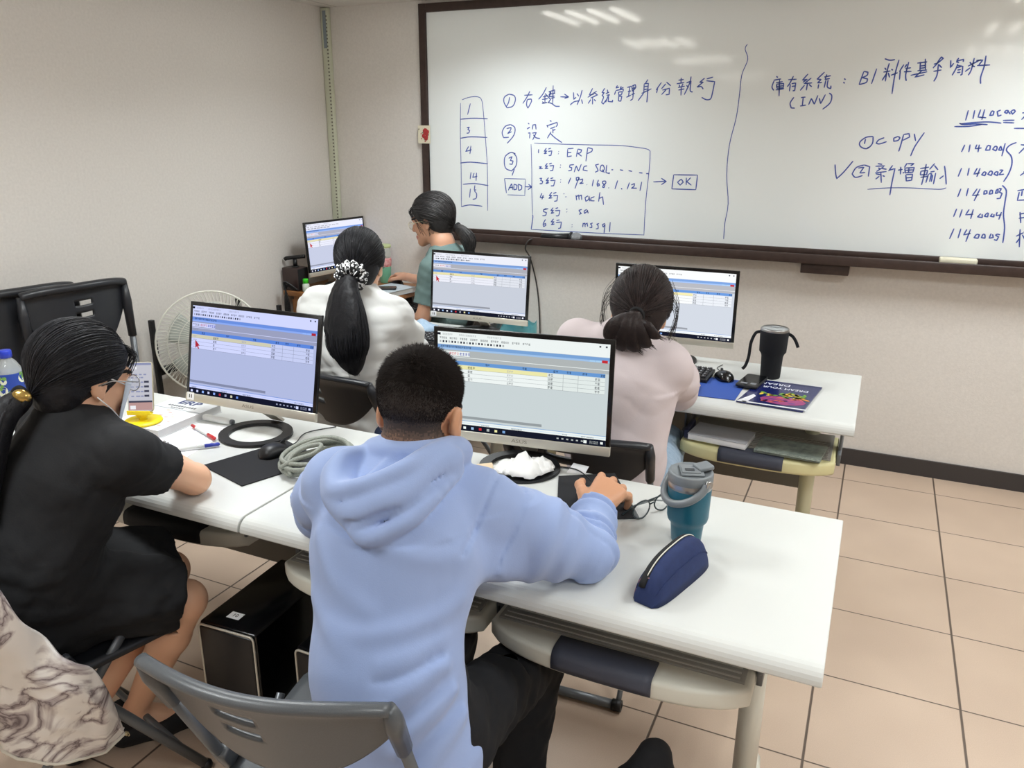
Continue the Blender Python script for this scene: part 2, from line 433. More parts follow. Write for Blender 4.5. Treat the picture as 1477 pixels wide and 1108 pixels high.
STROKES = """600,1802 631,1794 638,1771 623,1741 589,1733 571,1761 573,1787 600,1802|604,1787 598,1760 586,1741|690,1795 738,1797|722,1815 706,1786 682,1754|708,1774 704,1748 713,1729|708,1774 730,1776 732,1763 713,1731|817,1833 797,1799 773,1774|809,1803 831,1782|797,1785 827,1792|793,1773 827,1777|809,1796 810,1758|795,1762 808,1753|793,1753 823,1758|855,1841 854,1750|830,1810 864,1819 863,1799|835,1799 867,1802|833,1786 865,1789|831,1793 843,1810|844,1778 865,1782|833,1810 843,1806 831,1782 842,1773 827,1754|827,1758 849,1752 870,1739 894,1738|897,1785 941,1783|919,1798 943,1783 920,1777|969,1806 972,1771 984,1782|988,1800 999,1786|1016,1816 1007,1782 990,1744|1014,1771 1021,1749|952,1744 975,1760 1004,1764|1073,1824 1056,1792 1080,1795|1096,1810 1048,1780|1078,1803 1101,1792 1063,1776|1075,1779 1075,1746|1065,1770 1051,1750|1083,1770 1092,1761|1138,1823 1124,1802 1136,1802 1125,1788 1133,1780 1124,1755 1133,1747 1150,1769|610,1647 634,1634 637,1610 624,1583 590,1549|610,1647 578,1637 560,1606 569,1579 601,1581|587,1626 614,1632 610,1618 592,1600 617,1610|714,1655 721,1649|708,1624 725,1634|715,1603 726,1605 724,1576|743,1647 739,1622|743,1645 758,1647 761,1622|739,1603 763,1607 742,1568|746,1595 761,1580 785,1576|840,1668 849,1662|823,1645 830,1632|825,1641 881,1658 883,1645 875,1636|843,1626 871,1636|858,1626 859,1603|858,1617 873,1623|848,1611 827,1577|843,1603 870,1581 911,1556|1144,1796 1162,1804|1152,1816 1155,1800|1149,1788 1165,1792 1158,1784|1156,1784 1146,1755|1160,1784 1159,1759 1182,1757 1182,1767|1205,1835 1197,1823 1214,1827|1225,1831 1219,1819 1237,1825|1197,1809 1191,1791|1197,1811 1237,1817 1235,1805|1211,1803 1231,1805 1227,1791 1214,1789 1211,1803|1214,1787 1213,1759|1216,1783 1230,1783 1226,1760 1215,1761|1256,1824 1278,1830|1269,1826 1265,1782|1260,1804 1277,1808|1254,1778 1278,1788|1280,1830 1297,1837 1300,1823 1284,1806 1280,1830|1283,1820 1300,1823|1290,1832 1288,1770|1280,1790 1297,1796|1275,1762 1288,1770|1361,1860 1349,1842|1343,1840 1343,1797|1343,1840 1364,1842 1362,1769 1361,1753|1345,1827 1363,1828|1344,1813 1361,1815|1332,1795 1381,1816|1343,1797 1315,1760|1430,1845 1405,1810|1413,1818 1408,1796|1452,1838 1432,1815|1455,1846 1478,1828|1437,1809 1472,1817 1472,1789 1455,1787|1456,1811 1434,1788|1514,1853 1540,1856|1527,1864 1527,1841|1506,1837 1543,1842|1519,1833 1522,1824|1538,1837 1532,1825|1514,1820 1547,1825|1517,1808 1546,1813|1530,1825 1531,1783|1575,1869 1569,1836 1547,1786|1554,1840 1576,1848 1575,1805 1588,1798|1555,1829 1566,1819|1641,1860 1618,1841 1636,1843 1607,1820 1627,1822 1638,1810|1651,1856 1681,1864|1650,1848 1690,1843 1683,1788 1676,1765 1656,1762 1633,1773|305,1760 301,1590 303,1408 301,1198|314,1777 363,1790 412,1791 436,1773 446,1709 459,1562 469,1411 470,1183|303,1675 383,1680 472,1677|302,1574 368,1582 469,1579|298,1440 366,1446 472,1439|313,1323 387,1330 474,1321|301,1198 356,1210 436,1206|366,1757 348,1699|342,1630 358,1633 349,1621 360,1615 354,1603 341,1601|353,1531 333,1503 371,1513|367,1534 360,1490|366,1391 360,1354|386,1388 376,1363 405,1370|401,1389 397,1345|361,1301 355,1251|390,1320 385,1292|386,1292 397,1296|386,1289 400,1274 397,1249 375,1242|641,1495 610,1501 576,1474 580,1420 618,1404 645,1433 648,1475 627,1501|635,1415 621,1379|600,1471 621,1480 610,1459 627,1457 621,1439 604,1441|575,1362 587,1284|575,1362 701,1363 699,1275 594,1275|618,1336 598,1299|619,1336 626,1303|601,1313 628,1317|633,1334 632,1303|633,1334 652,1328 649,1307 632,1303|659,1335 661,1301|659,1335 680,1326 678,1308 661,1301|701,1322 739,1322|720,1336 740,1322 717,1306|733,1546 739,1417 741,1298 747,1172|751,1552 919,1548 1071,1546 1219,1545 1316,1537 1383,1526 1393,1500 1392,1411 1384,1265 1384,1095|747,1172 749,1157 740,1092|740,1092 931,1092 1165,1093 1384,1097|778,1521 777,1500|823,1527 810,1510 826,1513 810,1498 826,1501|834,1522 849,1527|834,1510 855,1513 850,1490 837,1489|893,1511 895,1509|892,1500 894,1498|945,1523 944,1484 969,1489|945,1525 978,1528|945,1505 966,1507|1001,1522 995,1485|1001,1524 1024,1520 1017,1506 1002,1503 1025,1488|1057,1532 1049,1463|1057,1532 1082,1527 1080,1514 1055,1502|782,1429 796,1430 783,1420 804,1421|830,1449 817,1433 833,1435 817,1421 836,1423|840,1445 856,1450|843,1435 867,1438 862,1412 846,1410|905,1441 909,1441|903,1430 907,1428|983,1445 960,1442 958,1431 971,1429 969,1415 951,1412|996,1439 985,1406|996,1439 1010,1411|1024,1448 1010,1411|1057,1440 1040,1435 1035,1418 1061,1414|1122,1450 1103,1445 1113,1429 1119,1416 1102,1408|1145,1446 1133,1441 1129,1418 1144,1412 1153,1428 1145,1446|1141,1423 1154,1407|1165,1447 1162,1408 1182,1403 1179,1410|1191,1423 1201,1423|1237,1424 1255,1421|1284,1421 1303,1417|1340,1412 1359,1410|1378,1408 1393,1408|786,1368 799,1370 792,1358 805,1354 800,1342 787,1341|839,1374 824,1357 840,1359 824,1342 842,1348|850,1369 866,1374|849,1359 877,1361 869,1332 853,1331|908,1366 911,1364|907,1353 910,1351|967,1377 953,1344|1014,1381 998,1378 999,1364 1014,1367 1014,1381 1004,1355 992,1321|1019,1367 1034,1372 1032,1358 1017,1348 1040,1351|1058,1344 1060,1342|1095,1371 1089,1336|1123,1370 1116,1349 1119,1337 1129,1342 1126,1351 1119,1346|1161,1366 1146,1363 1146,1354 1159,1345 1155,1331 1147,1333 1152,1345 1164,1355 1161,1366|1179,1332 1182,1330|1228,1370 1215,1326|1249,1332 1254,1325|1292,1361 1281,1326|1302,1349 1319,1357 1317,1343 1303,1333 1334,1334|1357,1367 1350,1321|801,1291 791,1267 815,1270|809,1282 802,1257|859,1298 844,1278 860,1281 842,1264 863,1269|868,1291 886,1298|868,1279 894,1282 890,1253 874,1250|928,1293 932,1291|939,1277 944,1275|999,1288 1004,1260|1003,1279 1014,1289 1018,1263|1017,1282 1030,1289 1033,1263|1068,1286 1051,1276 1056,1257 1071,1267 1073,1284 1079,1258|1104,1283 1084,1275 1084,1261 1105,1261|1133,1307 1128,1258|1130,1274 1149,1284 1156,1242|829,1210 813,1202 813,1192 830,1188 825,1173 806,1170|813,1202 840,1210|869,1216 855,1199 871,1202 857,1184 875,1190|883,1212 898,1217|880,1200 909,1203 902,1176 886,1173|947,1212 951,1210|948,1198 951,1196|1035,1214 1019,1208 1025,1199 1033,1192 1020,1187|1063,1215 1048,1205 1051,1193 1066,1205 1066,1212 1072,1194|825,1151 812,1126 815,1111 828,1119 826,1129 815,1123|873,1156 858,1138 876,1141 860,1123 879,1129|890,1147 908,1152|887,1137 919,1141 915,1109 901,1105|980,1131 983,1130|980,1119 983,1118|1045,1142 1043,1120|1045,1137 1055,1142 1057,1121|1057,1135 1068,1143 1071,1124|1099,1145 1086,1139 1094,1132 1095,1120 1082,1120|1135,1144 1122,1139 1130,1132 1131,1117 1118,1114|1168,1146 1153,1138 1159,1126 1169,1141 1165,1095|1197,1154 1195,1102|1418,1368 1485,1373|1458,1387 1485,1372 1460,1355|1521,1406 1516,1336|1516,1336 1638,1336|1638,1336 1641,1407|1641,1407 1521,1406|1561,1386 1543,1370 1557,1356 1572,1371 1561,1386|1586,1393 1588,1357|1608,1394 1590,1374 1614,1357|1828,2004 1820,1983 1836,1938 1815,1870 1812,1780 1806,1678 1785,1553 1784,1415 1803,1275 1795,1175 1796,1099|1973,1861 1980,1855|1963,1844 1995,1849|1965,1842 1958,1815 1968,1799|1974,1832 2004,1837|1977,1826 2009,1829 2009,1810 1981,1809 1977,1826|1976,1816 2010,1819|1976,1801 2013,1806|1989,1845 1994,1773|2027,1845 2064,1846|2049,1860 2036,1829 2026,1814|2039,1825 2038,1794|2044,1827 2062,1830 2061,1797 2052,1796|2046,1815 2061,1817|2112,1868 2090,1841 2111,1845 2093,1832|2128,1850 2099,1826 2134,1829|2114,1831 2112,1797|2102,1820 2085,1797|2121,1823 2134,1812|2182,1874 2153,1844 2171,1843 2157,1828 2176,1830|2163,1823 2162,1804|2183,1853 2211,1858|2193,1864 2188,1843 2208,1846|2192,1841 2188,1807|2201,1841 2201,1811 2217,1803 2216,1816|2269,1845 2275,1839|2267,1830 2273,1824|2347,1873 2334,1818|2347,1873 2364,1869 2362,1856 2343,1847 2366,1841 2362,1826 2334,1818|2398,1883 2385,1820|2061,1768 2047,1743 2054,1721 2070,1720|2092,1766 2112,1768|2102,1767 2102,1731|2092,1729 2118,1733|2138,1762 2129,1734|2138,1762 2154,1736|2165,1775 2154,1736|2172,1763 2181,1738|2197,1778 2181,1738|2212,1784 2225,1772 2221,1741 2192,1714|2430,1886 2437,1877|2446,1904 2441,1869 2440,1829|2427,1868 2455,1872|2442,1865 2426,1833|2447,1865 2455,1845|2458,1880 2464,1874|2459,1854 2485,1864|2483,1917 2475,1857 2474,1776|2505,1897 2491,1868|2494,1875 2496,1835|2517,1898 2510,1884|2513,1880 2535,1883|2523,1907 2518,1856 2524,1829|2509,1867 2539,1868|2557,1901 2595,1905|2569,1906 2572,1869|2586,1918 2593,1873|2571,1889 2592,1891|2572,1880 2593,1882|2562,1870 2599,1872|2538,1852 2601,1865|2579,1869 2555,1844 2592,1853|2622,1895 2637,1900 2655,1917 2647,1923 2640,1911 2634,1897|2637,1900 2621,1879|2639,1895 2655,1880|2625,1866 2655,1871|2640,1891 2641,1850 2632,1825|2685,1909 2688,1879 2698,1897|2714,1917 2707,1905 2733,1911 2733,1901|2706,1902 2718,1899|2714,1894 2709,1873 2699,1848|2711,1878 2729,1883|2715,1887 2734,1883 2736,1851 2730,1848|2716,1869 2729,1871|2716,1859 2729,1860|2758,1900 2766,1889|2772,1915 2768,1868 2760,1847|2753,1883 2797,1908|2767,1886 2780,1880|2763,1877 2746,1862|2781,1905 2805,1906 2793,1887|2787,1885 2835,1886|2814,1923 2814,1881 2808,1839 2812,1812|2425,1923 2446,1916 2467,1918|2421,1596 2392,1592 2369,1571 2375,1551 2402,1543 2422,1565 2421,1596|2391,1585 2389,1563|2402,1543 2409,1550|2468,1591 2446,1581 2438,1567 2452,1564 2480,1574|2524,1597 2507,1589 2509,1576 2526,1580 2532,1591 2524,1597|2545,1605 2540,1563 2535,1532|2545,1605 2566,1609 2571,1595 2545,1580|2587,1609 2597,1578|2627,1614 2598,1556 2586,1513|2275,1471 2282,1433 2290,1407 2317,1438 2351,1488|2400,1471 2368,1459 2354,1430 2370,1415 2399,1424|2400,1471 2424,1464 2424,1420|2376,1457 2400,1461 2386,1435 2409,1438|2456,1478 2475,1475|2448,1466 2487,1469|2462,1461 2467,1453|2483,1465 2455,1443|2477,1457 2496,1454|2450,1437 2497,1444|2454,1433 2477,1429|2474,1441 2482,1394|2470,1423 2456,1409|2483,1426 2493,1422|2519,1472 2505,1446|2508,1450 2530,1458 2526,1395 2525,1340|2543,1451 2562,1455|2553,1466 2556,1433|2564,1439 2571,1442|2576,1482 2568,1463|2577,1480 2605,1481 2592,1471|2570,1461 2608,1464 2605,1444 2575,1440 2570,1461|2587,1461 2588,1442|2573,1451 2606,1454|2578,1432 2605,1435 2605,1409 2584,1405 2578,1432|2582,1418 2605,1421|2632,1460 2667,1467|2654,1480 2652,1434 2648,1389|2637,1449 2663,1453 2662,1434 2637,1433 2637,1449|2639,1422 2670,1428|2687,1483 2670,1457|2687,1475 2704,1456|2675,1446 2692,1450|2669,1438 2664,1399|2671,1438 2681,1440 2678,1404|2686,1435 2685,1404|2697,1443 2695,1394|2727,1474 2737,1436 2746,1394|2730,1432 2716,1418|2428,1363 2511,1372 2602,1375 2675,1373 2728,1373 2748,1380|2783,1706 2779,1664|2807,1706 2806,1670|2829,1709 2824,1678 2855,1675|2844,1709 2840,1667|2871,1703 2867,1684 2879,1686 2880,1700 2871,1703|2904,1706 2892,1700 2898,1681 2910,1686|2924,1705 2919,1697 2929,1692 2932,1703 2924,1705|2933,1700 2942,1689|2952,1708 2942,1700 2950,1689 2958,1700 2952,1708|2760,1650 2817,1656 2868,1658 2915,1653|2757,1653 2777,1647 2818,1650 2865,1647|2740,1639 2794,1640 2844,1648|2919,1664 2961,1665|2921,1656 2962,1654|2965,1632 3010,1632|2792,1564 2784,1533|2812,1565 2812,1533|2838,1565 2834,1548 2858,1551|2847,1565 2847,1533|2879,1562 2874,1542 2890,1543 2890,1560 2879,1562|2908,1560 2900,1546 2914,1540 2916,1554 2908,1560|2928,1560 2923,1543 2936,1543 2928,1560|2943,1572 2939,1518|2984,1575 2961,1563 2952,1543 2974,1518 2982,1484 2976,1444 2963,1412|2795,1466 2787,1429|2824,1467 2823,1434|2855,1467 2846,1441 2869,1447|2866,1467 2859,1430|2884,1453 2876,1439 2889,1436 2892,1448 2884,1453|2907,1457 2899,1442 2913,1437 2915,1451 2907,1457|2928,1454 2922,1443 2936,1437 2936,1452 2928,1454|2940,1460 2953,1461 2941,1440 2960,1444|2961,1397 2980,1375 2983,1328 2986,1275 3000,1217 3004,1151|2806,1378 2799,1342|2834,1382 2832,1346|2869,1380 2855,1350 2881,1354|2880,1380 2865,1327|2897,1372 2898,1357 2909,1361 2907,1372 2897,1372|2920,1376 2918,1358 2930,1361 2928,1374 2920,1376|2943,1379 2941,1362 2950,1365 2948,1380 2943,1379|2950,1383 2960,1383 2955,1368 2966,1363 2962,1342 2949,1340|2803,1291 2796,1255|2825,1289 2820,1253|2852,1290 2842,1266 2871,1270|2868,1291 2864,1249|2900,1274 2889,1259 2908,1257 2905,1272|2923,1278 2915,1263 2928,1261 2928,1276 2923,1278|2944,1276 2938,1264 2952,1262 2950,1274|2961,1283 2959,1268 2979,1272|2977,1284 2972,1251|2806,1204 2795,1157|2833,1205 2828,1162|2857,1203 2848,1178 2874,1186|2871,1204 2861,1148|2898,1184 2890,1168 2906,1166 2909,1182 2898,1184|2922,1185 2919,1170 2933,1168 2930,1183 2922,1185|2953,1190 2949,1169 2964,1173 2959,1187|2988,1186 2977,1188 2970,1182|2973,1182 2984,1177 2979,1161 2968,1164|3001,1566 3032,1563|3026,1567 3000,1530|3023,1553 3032,1530|3048,1466 3020,1439|3030,1457 3054,1435|3021,1376 3062,1386|3029,1371 3028,1336 3070,1340|3039,1377 3040,1354|3054,1377 3057,1354|3045,1278 3080,1287|3046,1287 3057,1240|3046,1260 3083,1269|3064,1291 3073,1241|3059,1214 3069,1137|3049,1183 3074,1200|3065,1178 3054,1154|3071,1191 3091,1162|3074,1203 3099,1207|3008,1697 2986,1667|2984,1694 3008,1696"""
inks = [MB() for _ in range(4)]
for si, st in enumerate(STROKES.split('|')):
    pts = [tuple(map(int, q.split(','))) for q in st.split()]
    Q = [Vector((x/1000-2.5-ox, 0, z/1000-oz)) for x, z in pts]; seg = [[Q[0]]]
    for i in range(1, len(Q)-1):
        seg[-1].append(Q[i])
        if (Q[i]-Q[i-1]).length > 1e-6 and (Q[i+1]-Q[i]).length > 1e-6 and (Q[i]-Q[i-1]).angle(Q[i+1]-Q[i]) > 1.15: seg.append([Q[i]])
    seg[-1].append(Q[-1]); P = []
    for sg in seg: P += catmull(sg, 4)[(1 if P else 0):]
    mx_ = sum(q[0] for q in pts)/len(pts); ink = inks[0 if mx_ < 520 else 1 if mx_ < 1650 else 2 if mx_ < 1890 and len(pts) > 8 else 3 if mx_ > 1890 else 1]
    ln_ = sum((P[i+1]-P[i]).length for i in range(len(P)-1)); wdt = 0.0028 if ln_ < .3 else .0019; n = len(P); vs = []
    for i, p in enumerate(P):
        t = (P[min(i+1, n-1)]-P[max(i-1, 0)])
        t = t.normalized() if t.length > 1e-7 else Vector((1, 0, 0))
        q = Vector((t.z, 0, -t.x)); k = wdt*(1.0 if 0 < i < n-1 else 0.7)
        for a, yy in ((-1, -0.0125), (1, -0.0125), (1, -0.0119), (-1, -0.0119)):
            vs.append(Vector((p.x, yy, p.z)) + q*(a*k))
    fs = []
    for i in range(n-1):
        for a in range(4): fs.append((i*4+a, i*4+(a+1) % 4, i*4+4+(a+1) % 4, i*4+4+a))
    fs += [(3, 2, 1, 0), tuple(4*(n-1)+a for a in range(4))]
    ink.faces(vs, fs, 0, False)
M['mark'] = mat('marker_ink', (62, 86, 168), 0.6)
for b_, nm in zip(inks, ('seat_number_table', 'setup_steps', 'divider_line', 'stock_notes')): b_.build(nm, M['mark'], wb, weld=False)

o = MB(); o.box((0, 0, 0.0275), (0.15, 0.05, 0.025), bev=0.006); o.box((0, 0, 0.0075), (0.148, 0.048, 0.015), mi=1)
e_ = o.build('eraser', [mat('eraser_cream', (226, 222, 200), 0.5), mat('eraser_felt', (90, 88, 84), 0.9)], loc=(0.34, -0.246, 1.0405))
tag(e_, 'cream board eraser lying in the whiteboard pen tray', 'eraser')
p_ = thing('board_marker', 'thin pale marker pen lying in the whiteboard pen tray', 'marker', (-0.56, -0.266, 1.0492))
MB().cyl((-0.07, 0, 0), (0.03, 0, 0), 0.0075).build('barrel', M['white'], p_)
MB().cyl((0.03, 0, 0), (0.072, 0, 0), 0.0085).build('cap', mat('pale_blue_cap', (196, 206, 220), 0.4), p_)
mc = thing('microphone', 'silver-headed microphone lying in the whiteboard pen tray', 'microphone', (-1.50, -0.26, 1.0695))
MB().ball((0.03, 0, 0), (0.034, 0.028, 0.028), 20).build('grille', mat('mic_mesh', (150, 152, 155), 0.35, 0.8, bump=(1500, 1.0)), mc)
MB().cyl((0.005, 0, 0), (-0.004, 0, 0), 0.0285).cyl((-0.004, 0, 0), (-0.17, 0, -0.004), 0.022, 0.014).build('handle', M['black'], mc)
cb = MB().tube(catmull([(-1.66, -0.245, 1.0485), (-1.72, -0.30, 1.05), (-1.75, -0.298, 1.0), (-1.752, -0.22, 0.93), (-1.72, -0.20, 0.78), (-1.70, -0.20, 0.6), (-1.69, -0.2, 0.3), (-1.68, -0.205, 0.0045), (-1.5, -0.215, 0.0045)], 8), 0.004, 8).build('cable', mat('grey_cable', (60, 58, 58), 0.6))
tag(cb, 'thin dark cable hanging down the wall from the whiteboard tray', 'cable')
cd = MB(); cd.box((0, 0, 0), (0.078, 0.004, 0.098)); 
rr = random.Random(3)
for i in range(9):
    a = i*0.7; cd.ball((0.012+0.016*math.cos(a)*(0.4+0.6*(i % 2)), -0.003, 0.0+0.022*math.sin(a)), (0.011, 0.0012, 0.012), 10, mi=1)
for i in range(12):
    cd.ball((rr.uniform(-.033, .03), -0.003, rr.uniform(-.043, .043)), (0.004, 0.001, 0.003), 8, mi=2 if i % 2 else 1)
c_ = cd.build('magnet_card', [mat('card_cream', (226, 220, 196), 0.6), mat('card_red', (176, 52, 52), 0.6), mat('card_dark', (60, 60, 48), 0.6)], loc=(-2.424, YB-0.0285, 1.593))
tag(c_, 'small floral card with red flower stuck on the whiteboard frame', 'card')

# ------------------------------------------------------------ training desks
DW, DD, DH = 1.288, 0.61, 0.73
def desk(label, x, y, beige, trays, cat='desk', insets=((.135, .02, -.26), (.135, .02, -.26))):
    """x,y centre; user side -y. trays: list of (centre x, pull, kind)"""
    t = thing('training_desk', label, cat, (x, y, 0))
    f0, b0 = -DD/2, DD/2
    prof = [(b0, DH), (f0+0.03, DH)]
    for i in range(1, 7):
        a = R(90+i*15); prof.append((f0+0.03+0.03*math.cos(a), DH-0.03+0.03*math.sin(a)))
    prof += [(f0+0.001, DH-0.033), (f0+0.006, DH-0.036), (f0+0.03, DH-0.036), (f0+0.04, DH-0.026), (b0, DH-0.026)]
    MB().prism(prof, -DW/2, DW/2, 'yz', bev=0.0025, smooth=False).build('tabletop', M['white'], t)
    for sx in (-1, 1):
        ins, ly, f_0 = insets[0 if sx < 0 else 1]; lx = sx*(DW/2-ins)
        l = MB()
        l.tube([(lx, ly, 0.05), (lx, ly, DH-0.03)], 0.035, 20, flat=((1, 0, 0), 0.75))
        l.build('leg', beige, t)
        ft = MB(); ft.tube([(lx, f_0, 0.026), (lx, f_0+.06, 0.032), (lx, (f_0+.30)/2, 0.038), (lx, 0.2, 0.032), (lx, 0.26, 0.026)], [0.02, 0.026, 0.03, 0.026, 0.02], 14)
        for yy in (f_0+.04, 0.22): ft.cyl((lx, yy, 0), (lx, yy, 0.014), 0.02, mi=1)
        ft.build('foot', [beige, M['black']], t)
        br = MB(); br.box((lx, 0.0, DH-0.04), (0.05, 0.46, 0.02), bev=0.003); br.build('bracket', M['dkgrey'], t)
    MB().box((0, 0.17, 0.47), (DW-0.30, 0.016, 0.36), bev=0.002).build('modesty_panel', M['dkgrey'], t)
    # cable channel along the back of the panel
    MB().box((0, 0.215, 0.62), (DW-0.32, 0.07, 0.05), bev=0.003).build('cable_channel', M['dkgrey'], t)
    for cx, pull, kind in trays:
        tw, zt = kind.get('tw', 0.56), 0.575
        yb, yf = f0+0.31-pull, f0+0.055-pull
        out = [(-tw/2, yb)]
        N = 22
        for i in range(N+1):
            u = -1+2*i/N
            out.append((u*tw/2, yf-0.062*(1-abs(u)**3.2)**0.8))
        out.append((tw/2, yb))
        out = [(cx+a, b) for a, b in out]
        k = MB().prism(out, zt-0.045, zt, 'xy', bev=0.010, smooth=True, seg=3).build('keyboard_tray', kind['rim'], t)
        rb = MB(); rb.box((cx, (yb+yf)/2+0.003, zt+0.0022), (tw-0.03, yb-yf-0.008, 0.005), bev=0.001)
        for i in range(10):
            rb.box((cx, yf+0.016+i*0.017, zt+0.0055), (tw-0.05, 0.0035, 0.003), mi=1)
        rb.build('ribbed_mat', [M['greyrib'], mat('rib_line', (186, 185, 180), 0.6)], k)
        if kind.get('pad'):
            pd = MB()
            rows = []
            for i in range(13):
                u = -0.5+i/12*1.0; x_ = cx+kind.get('po', -.008)+u*kind.get('pw', .212)
                yo = yf-0.062*(1-abs((x_-cx)/(tw/2))**3.2)**0.8
                row = []
                yi = yf+0.001
                for yy, zz in ((yo-.003, zt-.036), (yo-.0045, zt-.022), (yo-.003, zt-.008), (yo+.004, zt+.002), (yo+.014, zt+.0055), ((yo+yi)/2+.006, zt+.0075), (yi-.004, zt+.0065), (yi, zt+.001)):
                    row.append((x_, yy, zz))
                rows.append(row)
            pd.sheet(rows, th=-0.012); pd.build('wrist_pad', kind.get('padm', M['navypad']), k)
        for sx in (-1, 1):
            rl = MB(); xx = cx+sx*(tw/2+0.008)
            rl.box((xx, (yf+yb)/2+0.09, zt-0.012), (0.012, 0.32, 0.04), bev=0.002); rl.box((xx, 0.0, DH-0.055), (0.014, 0.36, 0.034), bev=0.002)
            rl.box((xx, f0+0.2, zt+0.05), (0.008, 0.07, 0.11), bev=0.002)
            rl.build('slide_rail', M['steelg'], k)
    return t
rim_b = {'rim': M['beige'], 'pad': True}; rim_y = {'rim': M['yellowed'], 'pad': True, 'tw': .51}; rim_n = {'rim': M['beige'], 'pad': True, 'padm': M['blackm'], 'po': .02, 'pw': .28}
DXL, DXR, DY1, DY2 = -1.9245, -0.630, -2.735, -1.433
desk('white training desk front right, holding teal tumbler and navy pencil case', DXR, DY1, M['beige'], [(0.243, -0.055, rim_b), (-0.335, -0.055, rim_b)], insets=((.088, .02, -.26), (.135, .02, -.26)))
desk('white training desk at left under the open book and phone stand', DXL, DY1, M['beige'], [(0.213, -0.130, rim_n), (-0.36, -0.13, rim_n)], insets=((.135, .02, -.26), (.105, .062, .03)))
desk('white training desk by the wall with the blue magazine and black tumbler on it', DXR, DY2, mat('leg_yellowed', (206, 206, 176), 0.45), [(0.345, -0.01, rim_y), (-0.345, -0.07, rim_y)])
desk('white training desk in front of the woman in white, holding a denim pouch', DXL, DY2+0.06, M['beige'], [(0.29, -0.10, rim_b), (-0.29, -0.10, rim_b)])

